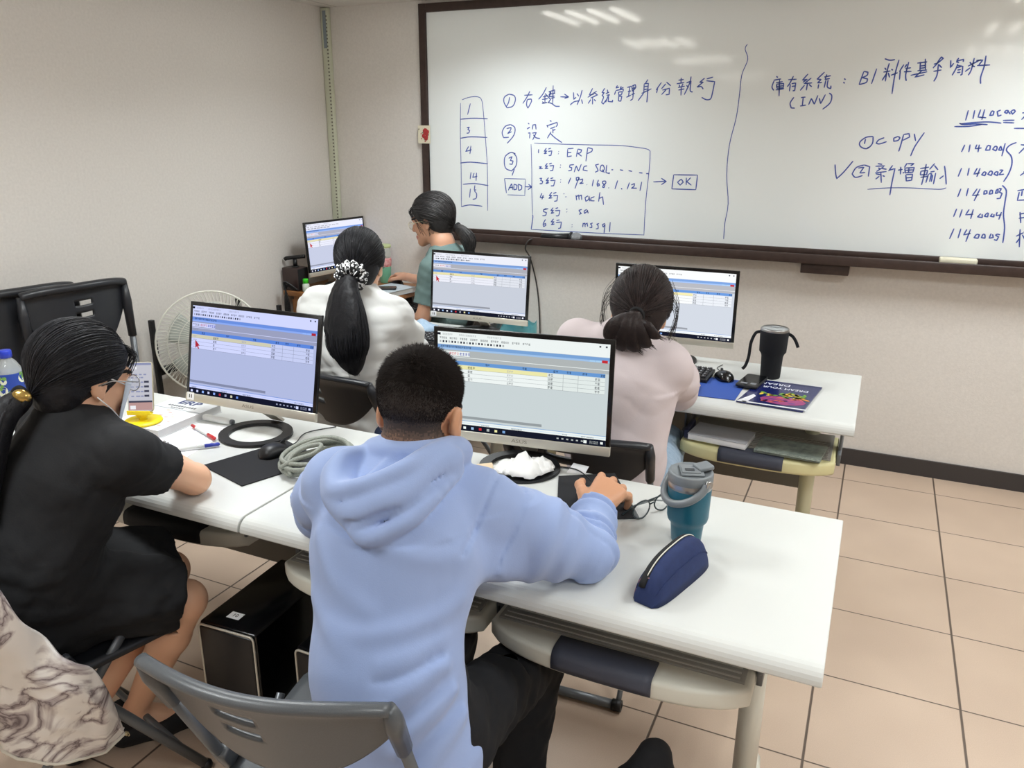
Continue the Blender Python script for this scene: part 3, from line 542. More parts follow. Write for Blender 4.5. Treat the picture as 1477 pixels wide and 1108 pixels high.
# ------------------------------------------------------------ monitors
MW, MH, CH, BZ = 0.49, 0.31, 0.026, 0.012
def screen_mesh(tint, name='screen'):
    """all monitors show the same order-entry window"""
    cols = {'bg': (202, 208, 214), 'white': (238, 240, 243), 'blue1': (122, 160, 214), 'blue2': (160, 190, 232), 'grey': (176, 178, 182), 'head': (104, 150, 212),
            'yel': (236, 228, 172), 'row': (226, 230, 232), 'line': (120, 124, 132), 'txt': (40, 44, 60), 'bar': (24, 27, 42), 'red': (196, 48, 58), 'redt': (214, 90, 100), 'bluet': (40, 50, 170), 'sky': (170, 204, 240), 'scroll': (150, 154, 160)}
    keys = list(cols); mats = [emit('screen_'+k, tuple(min(255, c*t) for c, t in zip(cols[k], tint)), 0.92) for k in keys]
    b = MB(); sw, sh = MW-2*BZ, MH-CH-BZ
    lv = [0]
    def q(u0, v0, u1, v1, k, d=1):
        x0, x1 = -sw/2+u0*sw, -sw/2+u1*sw; z0, z1 = MH/2-BZ-v0*sh, MH/2-BZ-v1*sh
        y = -0.0001*d
        b.faces([(x0, y, z1), (x1, y, z1), (x1, y, z0), (x0, y, z0)], [(0, 1, 2, 3)], keys.index(k), False)
    rg = random.Random(7)
    def words(u, v, n, h, k='txt', d=4, gap=1.0):
        for i in range(n):
            w_ = h*0.52
            uu = u+i*w_*1.12
            q(uu, v-h*0.42, uu+w_*.9, v-h*0.28, k, d); q(uu, v-h*0.05, uu+w_*.9, v+h*0.06, k, d)
            if rg.random() < .8: q(uu+w_*.38, v-h*0.5, uu+w_*.52, v+h*0.5, k, d)
            if rg.random() < .6: q(uu, v+h*0.32, uu+w_*.9, v+h*0.45, k, d)
            if rg.random() < .5: q(uu, v-h*.4, uu+w_*.12, v+h*.45, k, d)
    q(0, 0, 1, 1, 'bg', 1)
    q(0, 0, 1, .125, 'white', 2)
    words(.03, .025, 6, .018, 'grey'); words(.13, .025, 10, .018, 'grey'); words(.3, .025, 8, .018, 'grey')
    q(.0, .012, .018, .035, 'bar', 3)
    for i in range(9): words(.012+i*.062, .062, 4, .02)
    for i in range(22): q(.012+i*.018, .088, .022+i*.018, .108, 'txt' if i % 3 else 'grey', 3)
    q(.94, .02, .95, .035, 'txt', 3); q(.975, .02, .985, .035, 'txt', 3)
    q(0, .128, 1, .160, 'blue1', 2); q(0, .160, 1, .178, 'blue2', 2); words(.02, .146, 16, .02, 'bar')
    q(.89, .16, .92, .176, 'sky', 3); q(.925, .16, .955, .176, 'sky', 3); q(.958, .155, .99, .182, 'red', 3)
    q(0, .178, 1, .245, 'grey', 2); q(.0, .19, .195, .236, 'white', 3)
    words(.008, .213, 4, .024, 'txt'); words(.072, .213, 4, .026, 'redt'); words(.135, .213, 4, .028, 'bluet')
    q(0, .245, 1, .250, 'white', 3); q(0, .25, 1, .285, 'grey', 2); words(.01, .268, 4, .018, 'scroll')
    q(0, .285, .98, .322, 'head', 3)
    for u in (.085, .29, .51, .69, .765, .855, .955): words(u, .304, 2, .024, 'bar', 5)
    for i in range(4):
        v = .325+i*.040
        q(0, v, .98, v+.038, 'row', 3)
        q(0, v, .655, v+.038, 'yel' if i == 0 else 'white', 4)
        q(0, v+.038, .98, v+.040, 'line', 5)
        words(.012, v+.02, 4, .016, 'grey', 6)
        words(.185, v+.02, (3, 2, 1, 2)[i], .026, 'txt', 6); words(.42, v+.02, 3, .022, 'grey' if i < 3 else 'txt', 6)
        words(.66, v+.02, 2, .026, 'txt', 6); words(.925, v+.02, 2, .026, 'txt', 6)
    for u in (.745, .83): q(u, .325, u+.0015, .485, 'line', 6)
    q(0, .845, .63, .872, 'scroll', 3); q(0, .892, 1, .897, 'blue1', 3); q(0, .9, 1, .935, 'white', 3); q(0, .915, 1, .918, 'sky', 4)
    words(.02, .926, 5, .014); words(.27, .926, 6, .014); words(.45, .926, 8, .014); words(.75, .922, 4, .014); words(.86, .922, 9, .014)
    q(0, .935, 1, 1, 'bar', 3)
    for i, k in enumerate(['white', 'white', 'sky', 'white', 'blue2', 'red', 'grey', 'yel', 'blue1']):
        q(.014+i*.048, .955, .03+i*.048, .98, k, 5)
    for i in range(6): q(.72+i*.028, .96, .732+i*.028, .974, 'grey', 5)
    q(.875, .955, .893, .983, 'white', 5); words(.91, .96, 6, .014, 'grey', 5); words(.91, .976, 6, .014, 'grey', 5); q(.97, .955, .985, .978, 'white', 5)
    # red pointer
    x0, z0 = -sw/2+.033*sw, MH/2-BZ-.385*sh
    b.faces([(x0, -.0009, z0), (x0+.002, -.0009, z0-.026), (x0+.008, -.0009, z0-.020), (x0+.013, -.0009, z0-.028), (x0+.017, -.0009, z0-.026), (x0+.012, -.0009, z0-.018), (x0+.019, -.0009, z0-.017)], [(0, 1, 2, 3, 4, 5, 6)], keys.index('red'), False)
    bm = b.bm; me = bpy.data.meshes.new(name); bm.to_mesh(me); bm.free()
    for k in mats: me.materials.append(k)
    return me
NOMATS = []
def monitor(label, px, py, pz, yaw, tilt, tint, sticker=True, base_z=DH, ring=(0, -.028)):
    t = thing('monitor', label, 'monitor', (px, py, base_z), yaw)
    zc = pz-base_z; rx = -tilt
    Rm = Euler((rx, 0, 0)).to_matrix()
    def pl(x, y, z): return Rm @ Vector((x, y, z)) + Vector((0, 0, zc))
    pn = MB(); pn.box((0, 0.006, 0), (MW, 0.010, MH), bev=0.002)
    pn.box((0, 0.02, -0.03), (MW*.72, 0.022, MH*.6), bev=0.008)
    po = pn.build('panel', M['blackg'], t, loc=(0, 0, zc), rot=(rx, 0, 0))
    sm = screen_mesh(tint); so = bpy.data.objects.new('screen', sm); C.objects.link(so); so.parent = po; so.location = (0, -0.0006+0.001, 0)
    so.location = (0, 0.0002, 0)
    ch = MB(); ch.box((0, 0.0045, -MH/2+CH/2), (MW+.001, 0.013, CH), bev=0.002)
    co = ch.build('chin', M['silver'], t, loc=(0, 0, zc), rot=(rx, 0, 0))
    text_mesh('ASUS', 0.013, mat('logo_grey', (128, 122, 110), 0.4), 'logo', co, basis((0, -0.0022, -MH/2+CH*.52), (1, 0, 0), (0, 0, 1), (0, -1, 0)), 0.0002, sx=1.5)
    if sticker:
        st = MB(); st.box((0, 0, 0), (0.027, 0.0006, 0.023))
        st.box((-.004, -.0006, 0), (.003, .0004, .011), mi=1); st.box((.004, -.0006, 0), (.003, .0004, .011), mi=1)
        st.build('sticker', [M['paper'], M['blackm']], co, loc=(-MW/2+0.021, -0.0027, -MH/2+CH/2+.004))
    chz = pl(0, 0.012, -MH/2+0.02)
    nk = MB(); rows = []
    for i in range(7):
        s_ = i/6; c_ = Vector((0, chz.y+0.004, chz.z)).lerp(Vector((ring[0], ring[1]+.100, 0.012)), s_)
        hw = 0.028-0.006*s_
        rows.append([c_+Vector((-hw, 0, 0)), c_+Vector((hw, 0, 0)), c_+Vector((hw, 0.008, 0.004)), c_+Vector((-hw, 0.008, 0.004))])
    nk.sheet(rows, closed_u=True, smooth=False); nk.build('stand_neck', M['silver'], t)
    rg = MB(); N = 40; rows = []
    for i in range(N+1):
        a = 2*math.pi*i/N; r0, r1 = 0.080, 0.112
        ca, sa = math.cos(a), math.sin(a)*0.92
        zz = 0.0065+0.004*(sa+1)/2
        rows.append([(ca*q+ring[0], sa*q+ring[1], z_) for q, z_ in ((r0, .0006), (r1, .0006), (r1-.001, zz), (r0+.001, zz))])
    rg.sheet(rows, closed_u=True, smooth=False); rg.build('base_ring', M['black'], t)
    return t
monitor('silver-chinned monitor facing the woman in black at the left desk', -1.653, -2.55, 0.950, 0.024, 0.215, (.88, .90, 1.05), base_z=DH+.0022, ring=(.034, -.046))
monitor('large-looking monitor straight in front of the man in the blue hoodie', -0.803, -2.479, 0.952, 0.133, 0.042, (1.0, 1.02, 1.0), base_z=DH+.0008, ring=(0, 0))
monitor('monitor below the whiteboard in front of the woman in white', -1.612, -1.135, 0.935, 0.030, 0.104, (1.0, 1.0, 1.03))
monitor('monitor partly hidden by the head of the woman in pink', -0.705, -1.199, 0.948, 0.021, -0.03, (1.06, 1.06, 1.08), sticker=False)
monitor('monitor on the wooden corner desk turned toward the teacher', -2.905, -0.437, 0.960, 1.437, 0.077, (1.0, 1.0, 1.08), sticker=False)

# ------------------------------------------------------------ chairs
def holes_sheet(name, fn, nu, nv, hole, th, mats, parent, flip=False):
    bm = bmesh.new(); vs = [[bm.verts.new(fn(i/nu, j/nv)) for j in range(nv+1)] for i in range(nu+1)]
    for i in range(nu):
        for j in range(nv):
            if hole and hole((i+.5)/nu, (j+.5)/nv): continue
            f = bm.faces.new((vs[i][j], vs[i+1][j], vs[i+1][j+1], vs[i][j+1])); f.smooth = True
    lo = [v for v in bm.verts if not v.link_faces]
    for v in lo: bm.verts.remove(v)
    bmesh.ops.recalc_face_normals(bm, faces=bm.faces)
    me = bpy.data.meshes.new(name); bm.to_mesh(me); bm.free()
    o = link(name, me, mats, parent)
    md = o.modifiers.new('thickness', 'SOLIDIFY'); md.thickness = th; md.offset = 0
    return o

def back_fn(topz, y0, lean, wtop, hgt, depth, folded=False):
    def fn(a, b):
        u = 2*a-1
        h = hgt*(1-0.62*abs(u)**2.4)
        wd = wtop*(1-0.10*b*(1-abs(u)*.3))
        s = b*h
        roll = 0.012*math.exp(-(b*h/0.02)**2)           # rolled top rim
        zt = topz - s*math.cos(lean) - 0.012*abs(u)**4
        y = y0 + s*math.sin(lean) - depth*(1-u*u) - roll
        return Vector((u*wd, y, zt))
    return fn
def chair_hole(a, b):
    # two hand slots left of the middle
    if .30 < a < .50:
        if .27 < b < .37 and .30+ (0.01) < a: return True
        if .47 < b < .57 and .33 < a < .50: return True
    return False
def folding_chair(label, loc, rz, plastic, tubem, open_=True, group=None):
    t = thing('folding_chair', label, 'chair', loc, rz, group)
    topz, y0, lean = 0.80, -0.235, R(20)
    w_ = 0.215
    bk = holes_sheet('backrest', back_fn(topz, y0, lean, w_, 0.215, 0.055), 60, 30, chair_hole, 0.010, plastic, t)
    rm = MB(); fn = back_fn(topz, y0, lean, w_, 0.215, 0.055)
    rm.tube([fn(i/40, 0.0)+Vector((0, 0.0, 0.0)) for i in range(41)], 0.0105, 12, flat=((0, 1, 0), 1.25)); rm.build('top_rim', plastic, bk)
    # embossed badge, right of the middle
    bd = MB(); c0 = fn(.70, .42); 
    n_ = (fn(.72, .42)-fn(.68, .42)).normalized(); d_ = (fn(.70, .36)-fn(.70, .48)).normalized(); q_ = n_.cross(d_)
    bd.tube([c0 - q_*0.0055*(-1 if q_.y > 0 else 1) + n_*(0.02*math.cos(k*.2618)) + d_*(0.015*math.sin(k*.2618)) for k in range(24)], 0.0012, 6, closed=True)
    bd.tube([c0 - q_*0.0055*(-1 if q_.y > 0 else 1) + n_*(0.013*math.cos(k*.2618)) + d_*(0.009*math.sin(k*.2618)) for k in range(24)], 0.001, 6, closed=True)
    bd.build('badge', plastic, bk)
    for sx in (-1, 1):
        e = fn(0.5+sx*0.5, 0.0); e2 = Vector((sx*0.205, -0.10, 0.47)); ft = Vector((sx*0.20, 0.20, 0.012))
        sl = MB(); d0 = (e2-e).normalized()
        sl.tube([e+Vector((0, 0, .002)), e+d0*.04, e+d0*.13], [0.012, .019, .0165], 12, flat=((1, 0, 0), 0.8)); sl.build('sleeve', plastic, t)
        lg = MB(); lg.tube([e+d0*.10, e2, e2.lerp(ft, .5), ft], 0.0125, 12, flat=((1, 0, 0), 0.7)); lg.ball(ft, 0.016, 10, mi=1)
        lg.build('leg', [tubem, M['black']], t)
        rl = MB(); r0 = Vector((sx*0.178, 0.02, 0.44)); r1 = Vector((sx*0.188, -0.35, 0.018)); r2 = r0+(r0-r1)*0.12
        rl.tube([r2, r0, r0.lerp(r1, .82), r0.lerp(r1, .95)+Vector((0, .004, -.004)), r1], 0.0115, 12, flat=((1, 0, 0), 0.7)); rl.ball(r1, 0.016, 10, mi=1); rl.build('leg', [tubem, M['black']], t)
        hg = MB(); hg.box((sx*0.197, -0.085, 0.475), (0.022, 0.055, 0.05), rot=(R(25), 0, 0), bev=0.006); hg.cyl((sx*0.21, -0.085, 0.475), (sx*0.213, -0.085, 0.475), 0.008, mi=1)
        hg.build('hinge', [plastic, M['steel']], t)
    st = MB()
    rows = []
    for i in range(15):
        v = i/14; y = -0.17+0.40*v
        rows.append([(u*0.19*(1-.12*max(0, .2-v)-0.10*max(0, v-.85)/.15*.6), y, 0.452-0.010*math.cos(u*1.3)*math.sin(math.pi*v)-0.02*max(0, (v-.85)/.15)**2) for u in [k/10-1 for k in range(21)]])
    st.sheet(rows, th=0.016); st.build('seat', plastic, t)
    cr = MB(); cr.cyl((-0.2, 0.15, 0.09), (0.2, 0.15, 0.09), 0.009); cr.build('crossbar', tubem, t)
    c2 = MB(); c2.cyl((-0.19, -0.352, 0.017), (0.19, -0.352, 0.017), 0.0135)
    for sx in (-1, 1): c2.cyl((sx*.172, -0.352, .0172), (sx*.200, -0.352, .0172), .017, mi=1)
    c2.build('floor_bar', [tubem, M['black']], t)
    return t
man_chair = folding_chair('grey plastic folding chair with slotted back behind the man in the blue hoodie', (-0.814, -3.278, 0), R(9.5), M['chair'], M['steelg'])
folding_chair('folding chair under the woman in black, a marble-print jacket over its back', (-1.665, -3.24, 0), R(-14), M['chairk'], M['steelg'])
folding_chair('black folding chair under the woman in white', (-1.66, -1.905, 0), R(-10), M['chairk'], M['steelg'])
folding_chair('black folding chair behind the woman in pink', (-0.715, -2.085, 0), R(3), M['chairk'], M['steelg'])

def folded_chair(label, loc, rot, group):
    """closed flat and stood up; broad side along local x, back outward to -y"""
    t = thing('folding_chair', label, 'chair', loc, 0, group); t.rotation_euler = rot; t.scale = (.90, 1, .975)
    fn = back_fn(1.03, 0.0, R(3), 0.235, 0.30, 0.035)
    bk = holes_sheet('backrest', fn, 56, 30, lambda a, b: (.44 < a < .62 and .2 < b < .27) or (.44 < a < .62 and .36 < b < .42), 0.010, M['chairk'], t)
    MB().tube([fn(i/40, 0.0) for i in range(41)], 0.017, 12, flat=((0, 1, 0), 1.2)).build('top_rim', M['chairk'], bk)
    for sx in (-1, 1):
        e = fn(0.5+sx*.5, 0)
        MB().tube([e, e+Vector((0, 0, -.08)), e+Vector((0, 0.004, -.24))], [.014, .021, .018], 12).build('sleeve', M['chairk'], t)
        MB().tube([e+Vector((0, 0, -.2)), (sx*.232, 0.01, .5), (sx*.225, 0.02, .012)], .014, 12).build('leg', M['steelg'], t)
        MB().tube([(sx*.2, 0.035, .62), (sx*.2, 0.045, .012)], .012, 12).build('leg', M['steelg'], t)
    MB().box((0, 0.03, .55), (.38, .02, .38), bev=.008).build('seat', M['chairk'], t)
    MB().cyl((-.225, .02, .1), (.225, .02, .1), .009).build('crossbar', M['steelg'], t)
folded_chair('folded dark grey chair leaning by the left wall, nearer of the pair', (-2.86, -2.17, 0), (R(-4), 0, R(90-8)), None)
folded_chair('folded dark grey chair leaning by the left wall, tucked behind the other', (-2.985, -2.33, 0), (R(-3), 0, R(90-8)), None)

# ------------------------------------------------------------ PC towers
def tower(label, loc, rz, number):
    t = thing('computer_tower', label, 'computer', loc, rz)
    w_, d_, h_ = 0.175, 0.33, 0.42
    MB().box((0, d_/2, h_/2), (w_, d_, h_), bev=0.006).build('case', M['blackg'], t)
    MB().box((0, -0.004, h_/2), (w_-.014, 0.012, h_-.014), bev=0.004).build('front_panel', mat('tower_face', (9, 10, 13), 0.35), t)
    pts = [(x, -0.006, h_/2+z) for x, z in rrect(w_-.006, h_-.008, .012)]
    MB().tube(pts, 0.003, 8, closed=True).build('silver_trim', M['silver'], t)
    MB().cyl((0.055, -0.009, .135), (0.055, -0.0115, .135), .003).build('power_light', emit('blue_led', (60, 90, 255), 2.0), t)
    if number:
        s_ = MB().box((-.015, .05, h_+.0006), (.038, .026, .0008)).build('number_sticker', M['paper'], t)
        text_mesh('10', 0.017, M['blackm'], 'number', s_, basis((-.015, .05, h_+.0014), (1, 0, 0), (0, 1, 0)), 0.0002)
tower('black computer tower with number 10 sticker standing beside the hooded man', (-1.345, -3.045, 0), R(3), True)
tower('black computer tower half hidden behind the blue hoodie', (-1.055, -3.03, 0), R(0), False)

# ------------------------------------------------------------ fan and rack by the left wall
fan = thing('pedestal_fan', 'white wire-caged pedestal fan standing by the left wall behind a monitor', 'fan', (-2.815, -1.585, 0))
fc = Vector((0.01, 0.0, 0.648)); ax = Vector((0.80, -0.58, 0.06)).normalized(); fx, fy, _ = frame(ax); FR = 0.243
MB().lathe([(0.0, 0), (.19, 0), (.19, .012), (.17, .03), (.05, .04), (.03, .06), (0, .06)]).build('base', M['beige'], fan)
MB().cyl((0, 0, .04), (0, 0, .60), .014).build('pole', M['beige'], fan)
MB().cyl(fc-ax*.17, fc-ax*.05, .05, .062).build('motor', M['beige'], fan)
cg = MB(); wire = mat('cage_wire', (226, 226, 216), 0.4)
def dome(r, s): return 0.055*s*(1-(r/FR)**2.6)
for s_ in (1, -1):
    for rr_ in (.05, .10, .15, .195, FR):
        cg.tube([fc+fx*(rr_*math.cos(k*math.pi/24))+fy*(rr_*math.sin(k*math.pi/24))+ax*dome(rr_, s_) for k in range(48)], .0018 if rr_ < FR else .005, 6, closed=True)
    for k in range(84):
        a = 2*math.pi*k/84; tw = 0.35
        cg.tube([fc+fx*(r*math.cos(a+tw*r/FR))+fy*(r*math.sin(a+tw*r/FR))+ax*dome(r, s_) for r in (.045, .09, .13, .17, .205, FR)], .0012, 4, caps=False)
cg.ball(fc+ax*.056, (.046, .046, .046), 16)
cg.build('cage', wire, fan)
bl = MB()
for k in range(5):
    a0 = 2*math.pi*k/5; rows = []
    for i in range(9):
        r = .03+.165*i/8; row = []
        for j in range(7):
            a = a0+(j/6-.35)*(.95-.2*(i/8)); row.append(fc+fx*(r*math.cos(a))+fy*(r*math.sin(a))+ax*(.022*(j/6-.5)))
        rows.append(row)
    bl.sheet(rows, th=.002)
bl.cyl(fc-ax*.02, fc+ax*.025, .035); bl.build('blades', mat('fan_blade', (176, 182, 176), 0.35), fan)
rk = thing('metal_rack', 'low black metal rack with upright posts along the left wall behind the fan', 'rack', (-3.03, -1.42, 0))
for y_, h_ in ((-.298, .76), (.265, .763), (.574, .668)):
    MB().box((0, y_, h_/2), (.022, .022, h_), bev=.002).build('post', M['black'], rk)
for z_ in (.12, .50):
    MB().box((0, .138, z_), (.02, .86, .025), bev=.002).build('rail', M['black'], rk)
MB().box((.03, .138, .52), (.08, .86, .012), bev=.002).build('shelf', M['black'], rk)

# ------------------------------------------------------------ corner computer desk
td = thing('computer_desk', 'small light brown wooden computer desk in the corner under the teacher’s monitor', 'desk', (-2.735, -0.478, 0))
MB().box((0, 0, .715), (.69, .53, .03), bev=.006).build('desktop', M['wood'], td)
for sy in (-1, 1):
    MB().box((-.05, sy*.22, .35), (.5, .02, .70), bev=.002).build('side_panel', M['wood'], td)
MB().box((-.32, 0, .42), (.015, .42, .5)).build('back_panel', M['wood'], td)
kt = MB().box((.215, 0.0, .605), (.46, .40, .018), bev=.004).build('keyboard_tray', M['wood'], td)
MB().box((.1, .18, .638), (.3, .012, .05)).box((.1, -.18, .638), (.3, .012, .05)).build('slide_rail', M['steelg'], kt)
# ------------------------------------------------------------ people: smooth distance-field bodies
def A(v): return np.array(v, dtype=np.float32)
class SDF:
    def __init__(s, lo, hi, h):
        s.h = h; s.lo = A(lo); n = np.ceil((A(hi)-s.lo)/h).astype(int)+1
        s.n = n; s.f = np.full(n, 0.05, np.float32)
        s.ax = [s.lo[i]+h*np.arange(n[i], dtype=np.float32) for i in range(3)]
    def sub(s, lo, hi):
        sl, co = [], []
        for i in range(3):
            a = int(max(0, math.floor((lo[i]-s.lo[i])/s.h))); b = int(min(s.n[i], math.ceil((hi[i]-s.lo[i])/s.h)+1))
            if b <= a: return None, None
            sl.append(slice(a, b)); sh = [1, 1, 1]; sh[i] = b-a; co.append(s.ax[i][a:b].reshape(sh))
        return tuple(sl), co
    def put(s, sl, d, k, op):
        g = s.f[sl]
        if op == 'u':
            h = np.clip(0.5+0.5*(g-d)/k, 0, 1); s.f[sl] = g*(1-h)+d*h-k*h*(1-h)
        else:
            d = -d; h = np.clip(0.5-0.5*(g-d)/k, 0, 1); s.f[sl] = g*(1-h)+d*h+k*h*(1-h)
    def cone(s, a, b, ra, rb=None, k=0.02, flat=None, op='u'):
        rb = ra if rb is None else rb; a, b = A(a), A(b); mr = max(ra, rb)+k+0.03
        sl, co = s.sub(np.minimum(a, b)-mr, np.maximum(a, b)+mr)
        if sl is None: return s
        q = [co[i]-a[i] for i in range(3)]; ab = b-a
        if flat is not None:
            n, fs = A(flat[0]), flat[1]; n = n/np.linalg.norm(n)
            qn = (q[0]*n[0]+q[1]*n[1]+q[2]*n[2])*(1/fs-1); q = [q[i]+n[i]*qn for i in range(3)]
            ab = ab+n*(ab@n)*(1/fs-1)
        t = np.clip((q[0]*ab[0]+q[1]*ab[1]+q[2]*ab[2])/max(1e-9, float(ab@ab)), 0, 1)
        d = np.sqrt((q[0]-t*ab[0])**2+(q[1]-t*ab[1])**2+(q[2]-t*ab[2])**2)-(ra+(rb-ra)*t)
        if flat is not None: d = d*(0.5+0.5*flat[1])
        s.put(sl, d, k, op); return s
    def path(s, pts, rs, k=0.02, flat=None, op='u'):
        rs = rs if isinstance(rs, (list, tuple)) else [rs]*len(pts)
        for i in range(len(pts)-1): s.cone(pts[i], pts[i+1], rs[i], rs[i+1], k, flat, op)
        return s
    def ell(s, c, r, Rm=None, k=0.02, op='u'):
        c = A(c); r = A(r); mr = float(r.max())+k+0.03
        sl, co = s.sub(c-mr, c+mr)
        if sl is None: return s
        q = [co[i]-c[i] for i in range(3)]
        if Rm is not None:
            Rm = np.array(Rm, dtype=np.float32); q = [q[0]*Rm[0, j]+q[1]*Rm[1, j]+q[2]*Rm[2, j] for j in range(3)]
        k0 = np.sqrt((q[0]/r[0])**2+(q[1]/r[1])**2+(q[2]/r[2])**2)
        k1 = np.sqrt((q[0]/r[0]**2)**2+(q[1]/r[1]**2)**2+(q[2]/r[2]**2)**2)+1e-6
        s.put(sl, k0*(k0-1)/k1, k, op); return s
    def cut(s, p, n, c=None, rad=None, k=0.004):
        """remove what lies on the +n side of a plane, optionally only inside a sphere"""
        p, n = A(p), A(n); n = n/np.linalg.norm(n)
        if c is None: sl, co = s.sub(s.lo-1, s.lo+s.n*s.h+1)
        else:
            c = A(c); sl, co = s.sub(c-rad, c+rad)
        if sl is None: return s
        d = (co[0]-p[0])*n[0]+(co[1]-p[1])*n[1]+(co[2]-p[2])*n[2]
        if c is not None:
            rr = np.sqrt((co[0]-c[0])**2+(co[1]-c[1])**2+(co[2]-c[2])**2)-rad
            d = np.maximum(d, rr) if False else np.where(rr < 0, d, -1.0)
        s.f[sl] = np.maximum(s.f[sl], d); return s
    def boxsub(s, lo, hi):
        sl, co = s.sub(np.array(lo)-.03, np.array(hi)+.03)
        if sl is None: return s
        d = np.maximum(np.maximum(np.maximum(lo[0]-co[0], co[0]-hi[0]), np.maximum(lo[1]-co[1], co[1]-hi[1])), np.maximum(lo[2]-co[2], co[2]-hi[2]))
        s.f[sl] = np.maximum(s.f[sl], -d); return s
    def furniture(s, seat=None, low=.30):
        for x, y in ((DXR, DY1), (DXL, DY1), (DXR, DY2), (DXL, DY2+.06)):
            s.boxsub((x-DW/2-.002, y-DD/2-.003, .690), (x+DW/2+.002, y+DD/2, .7335))
        s.boxsub((DXR-.66, DY1-.275, .522), (DXR+.55, DY1+.2, .60)); s.boxsub((DXR+.075, DY2-.31, .522), (DXR+.62, DY2+.2, .60))
        s.boxsub((-3.08, -.745, .69), (-2.385, -.21, .7335))
        if seat is not None: s.boxsub((seat[0]-.215, seat[1]-.215, low), (seat[0]+.215, seat[1]+.24, .4605))
        return s
    def band(s, fn, lo=None, hi=None, w=0.035):
        sl, co = s.sub(s.lo-1 if lo is None else lo, s.lo+s.n*s.h+1 if hi is None else hi)
        if sl is None: return s
        g = s.f[sl]; idx = np.nonzero(np.abs(g) < w)
        if len(idx[0]) == 0: return s
        P = [co[i].reshape(-1)[idx[i]] for i in range(3)]
        g[idx] += fn(*P).astype(np.float32); s.f[sl] = g; return s
    def mesh(s):
        f = s.f; f[0], f[-1], f[:, 0], f[:, -1], f[:, :, 0], f[:, :, -1] = .05, .05, .05, .05, .05, .05
        ins = f < 0; n = s.n
        c = np.zeros(n-1, np.int8)
        offs = [(i, j, k) for i in (0, 1) for j in (0, 1) for k in (0, 1)]
        for i, j, k in offs: c += ins[i:n[0]-1+i, j:n[1]-1+j, k:n[2]-1+k]
        cx, cy, cz = np.nonzero((c > 0) & (c < 8)); m = len(cx)
        vid = np.full(n-1, -1, np.int32); vid[cx, cy, cz] = np.arange(m)
        val = {o: f[cx+o[0], cy+o[1], cz+o[2]] for o in offs}
        acc = np.zeros((m, 3), np.float32); cnt = np.zeros(m, np.float32)
        for o in offs:
            for ax_ in range(3):
                if o[ax_] == 0:
                    o2 = list(o); o2[ax_] = 1; o2 = tuple(o2); a, b = val[o], val[o2]
                    cr = (a < 0) != (b < 0); t = np.where(cr, a/np.where(cr, a-b, 1), 0)
                    for q in range(3): acc[:, q] += np.where(cr, o[q]+(t if q == ax_ else 0), 0)
                    cnt += cr
        co = np.stack([cx, cy, cz], 1)+acc/cnt[:, None]
        vs = s.lo+co*s.h
        quads = []
        for ax_ in range(3):
            sa = [slice(None)]*3; sb = [slice(None)]*3; sa[ax_] = slice(0, -1); sb[ax_] = slice(1, None)
            a, b = ins[tuple(sa)], ins[tuple(sb)]
            e = np.array(np.nonzero(a != b)); u, v = (ax_+1) % 3, (ax_+2) % 3
            ok = (e[u] > 0) & (e[v] > 0) & (e[u] < n[u]-1) & (e[v] < n[v]-1); e = e[:, ok]
            fl = a[tuple(e)]
            def g(du, dv):
                q = e.copy(); q[u] -= du; q[v] -= dv; return vid[tuple(q)]
            Q = np.stack([g(1, 1), g(0, 1), g(0, 0), g(1, 0)], 1); Q[~fl] = Q[~fl][:, ::-1]; quads.append(Q)
        return vs, np.concatenate(quads)
    def build(s, name, mats, parent, base, regions=None, smooth_it=1):
        vs, qs = s.mesh()
        qs = qs[(qs >= 0).all(1)]
        for _ in range(smooth_it):                       # light relaxation
            acc = np.zeros_like(vs); cn = np.zeros(len(vs), np.float32)
            for i in range(4):
                for j in (1, 3):
                    np.add.at(acc, qs[:, i], vs[qs[:, (i+j) % 4]]); np.add.at(cn, qs[:, i], 1)
            vs = vs*0.45+0.55*acc/np.maximum(cn, 1)[:, None]
        me = bpy.data.meshes.new(name); me.vertices.add(len(vs)); me.vertices.foreach_set('co', (vs-A(base)).astype(np.float32).ravel())
        me.loops.add(len(qs)*4); me.loops.foreach_set('vertex_index', qs.astype(np.int32).ravel())
        me.polygons.add(len(qs)); me.polygons.foreach_set('loop_start', np.arange(0, len(qs)*4, 4, dtype=np.int32))
        if regions is not None:
            cen = vs[qs].mean(1); mi = np.zeros(len(qs), np.int32)
            for k, fn in regions: mi[fn(cen)] = k
            me.polygons.foreach_set('material_index', mi)
        me.update(calc_edges=True); me.validate()
        me.polygons.foreach_set('use_smooth', np.ones(len(me.polygons), bool))
        o = link(name, me, mats, parent)
        if parent is None: o.location = base
        return o

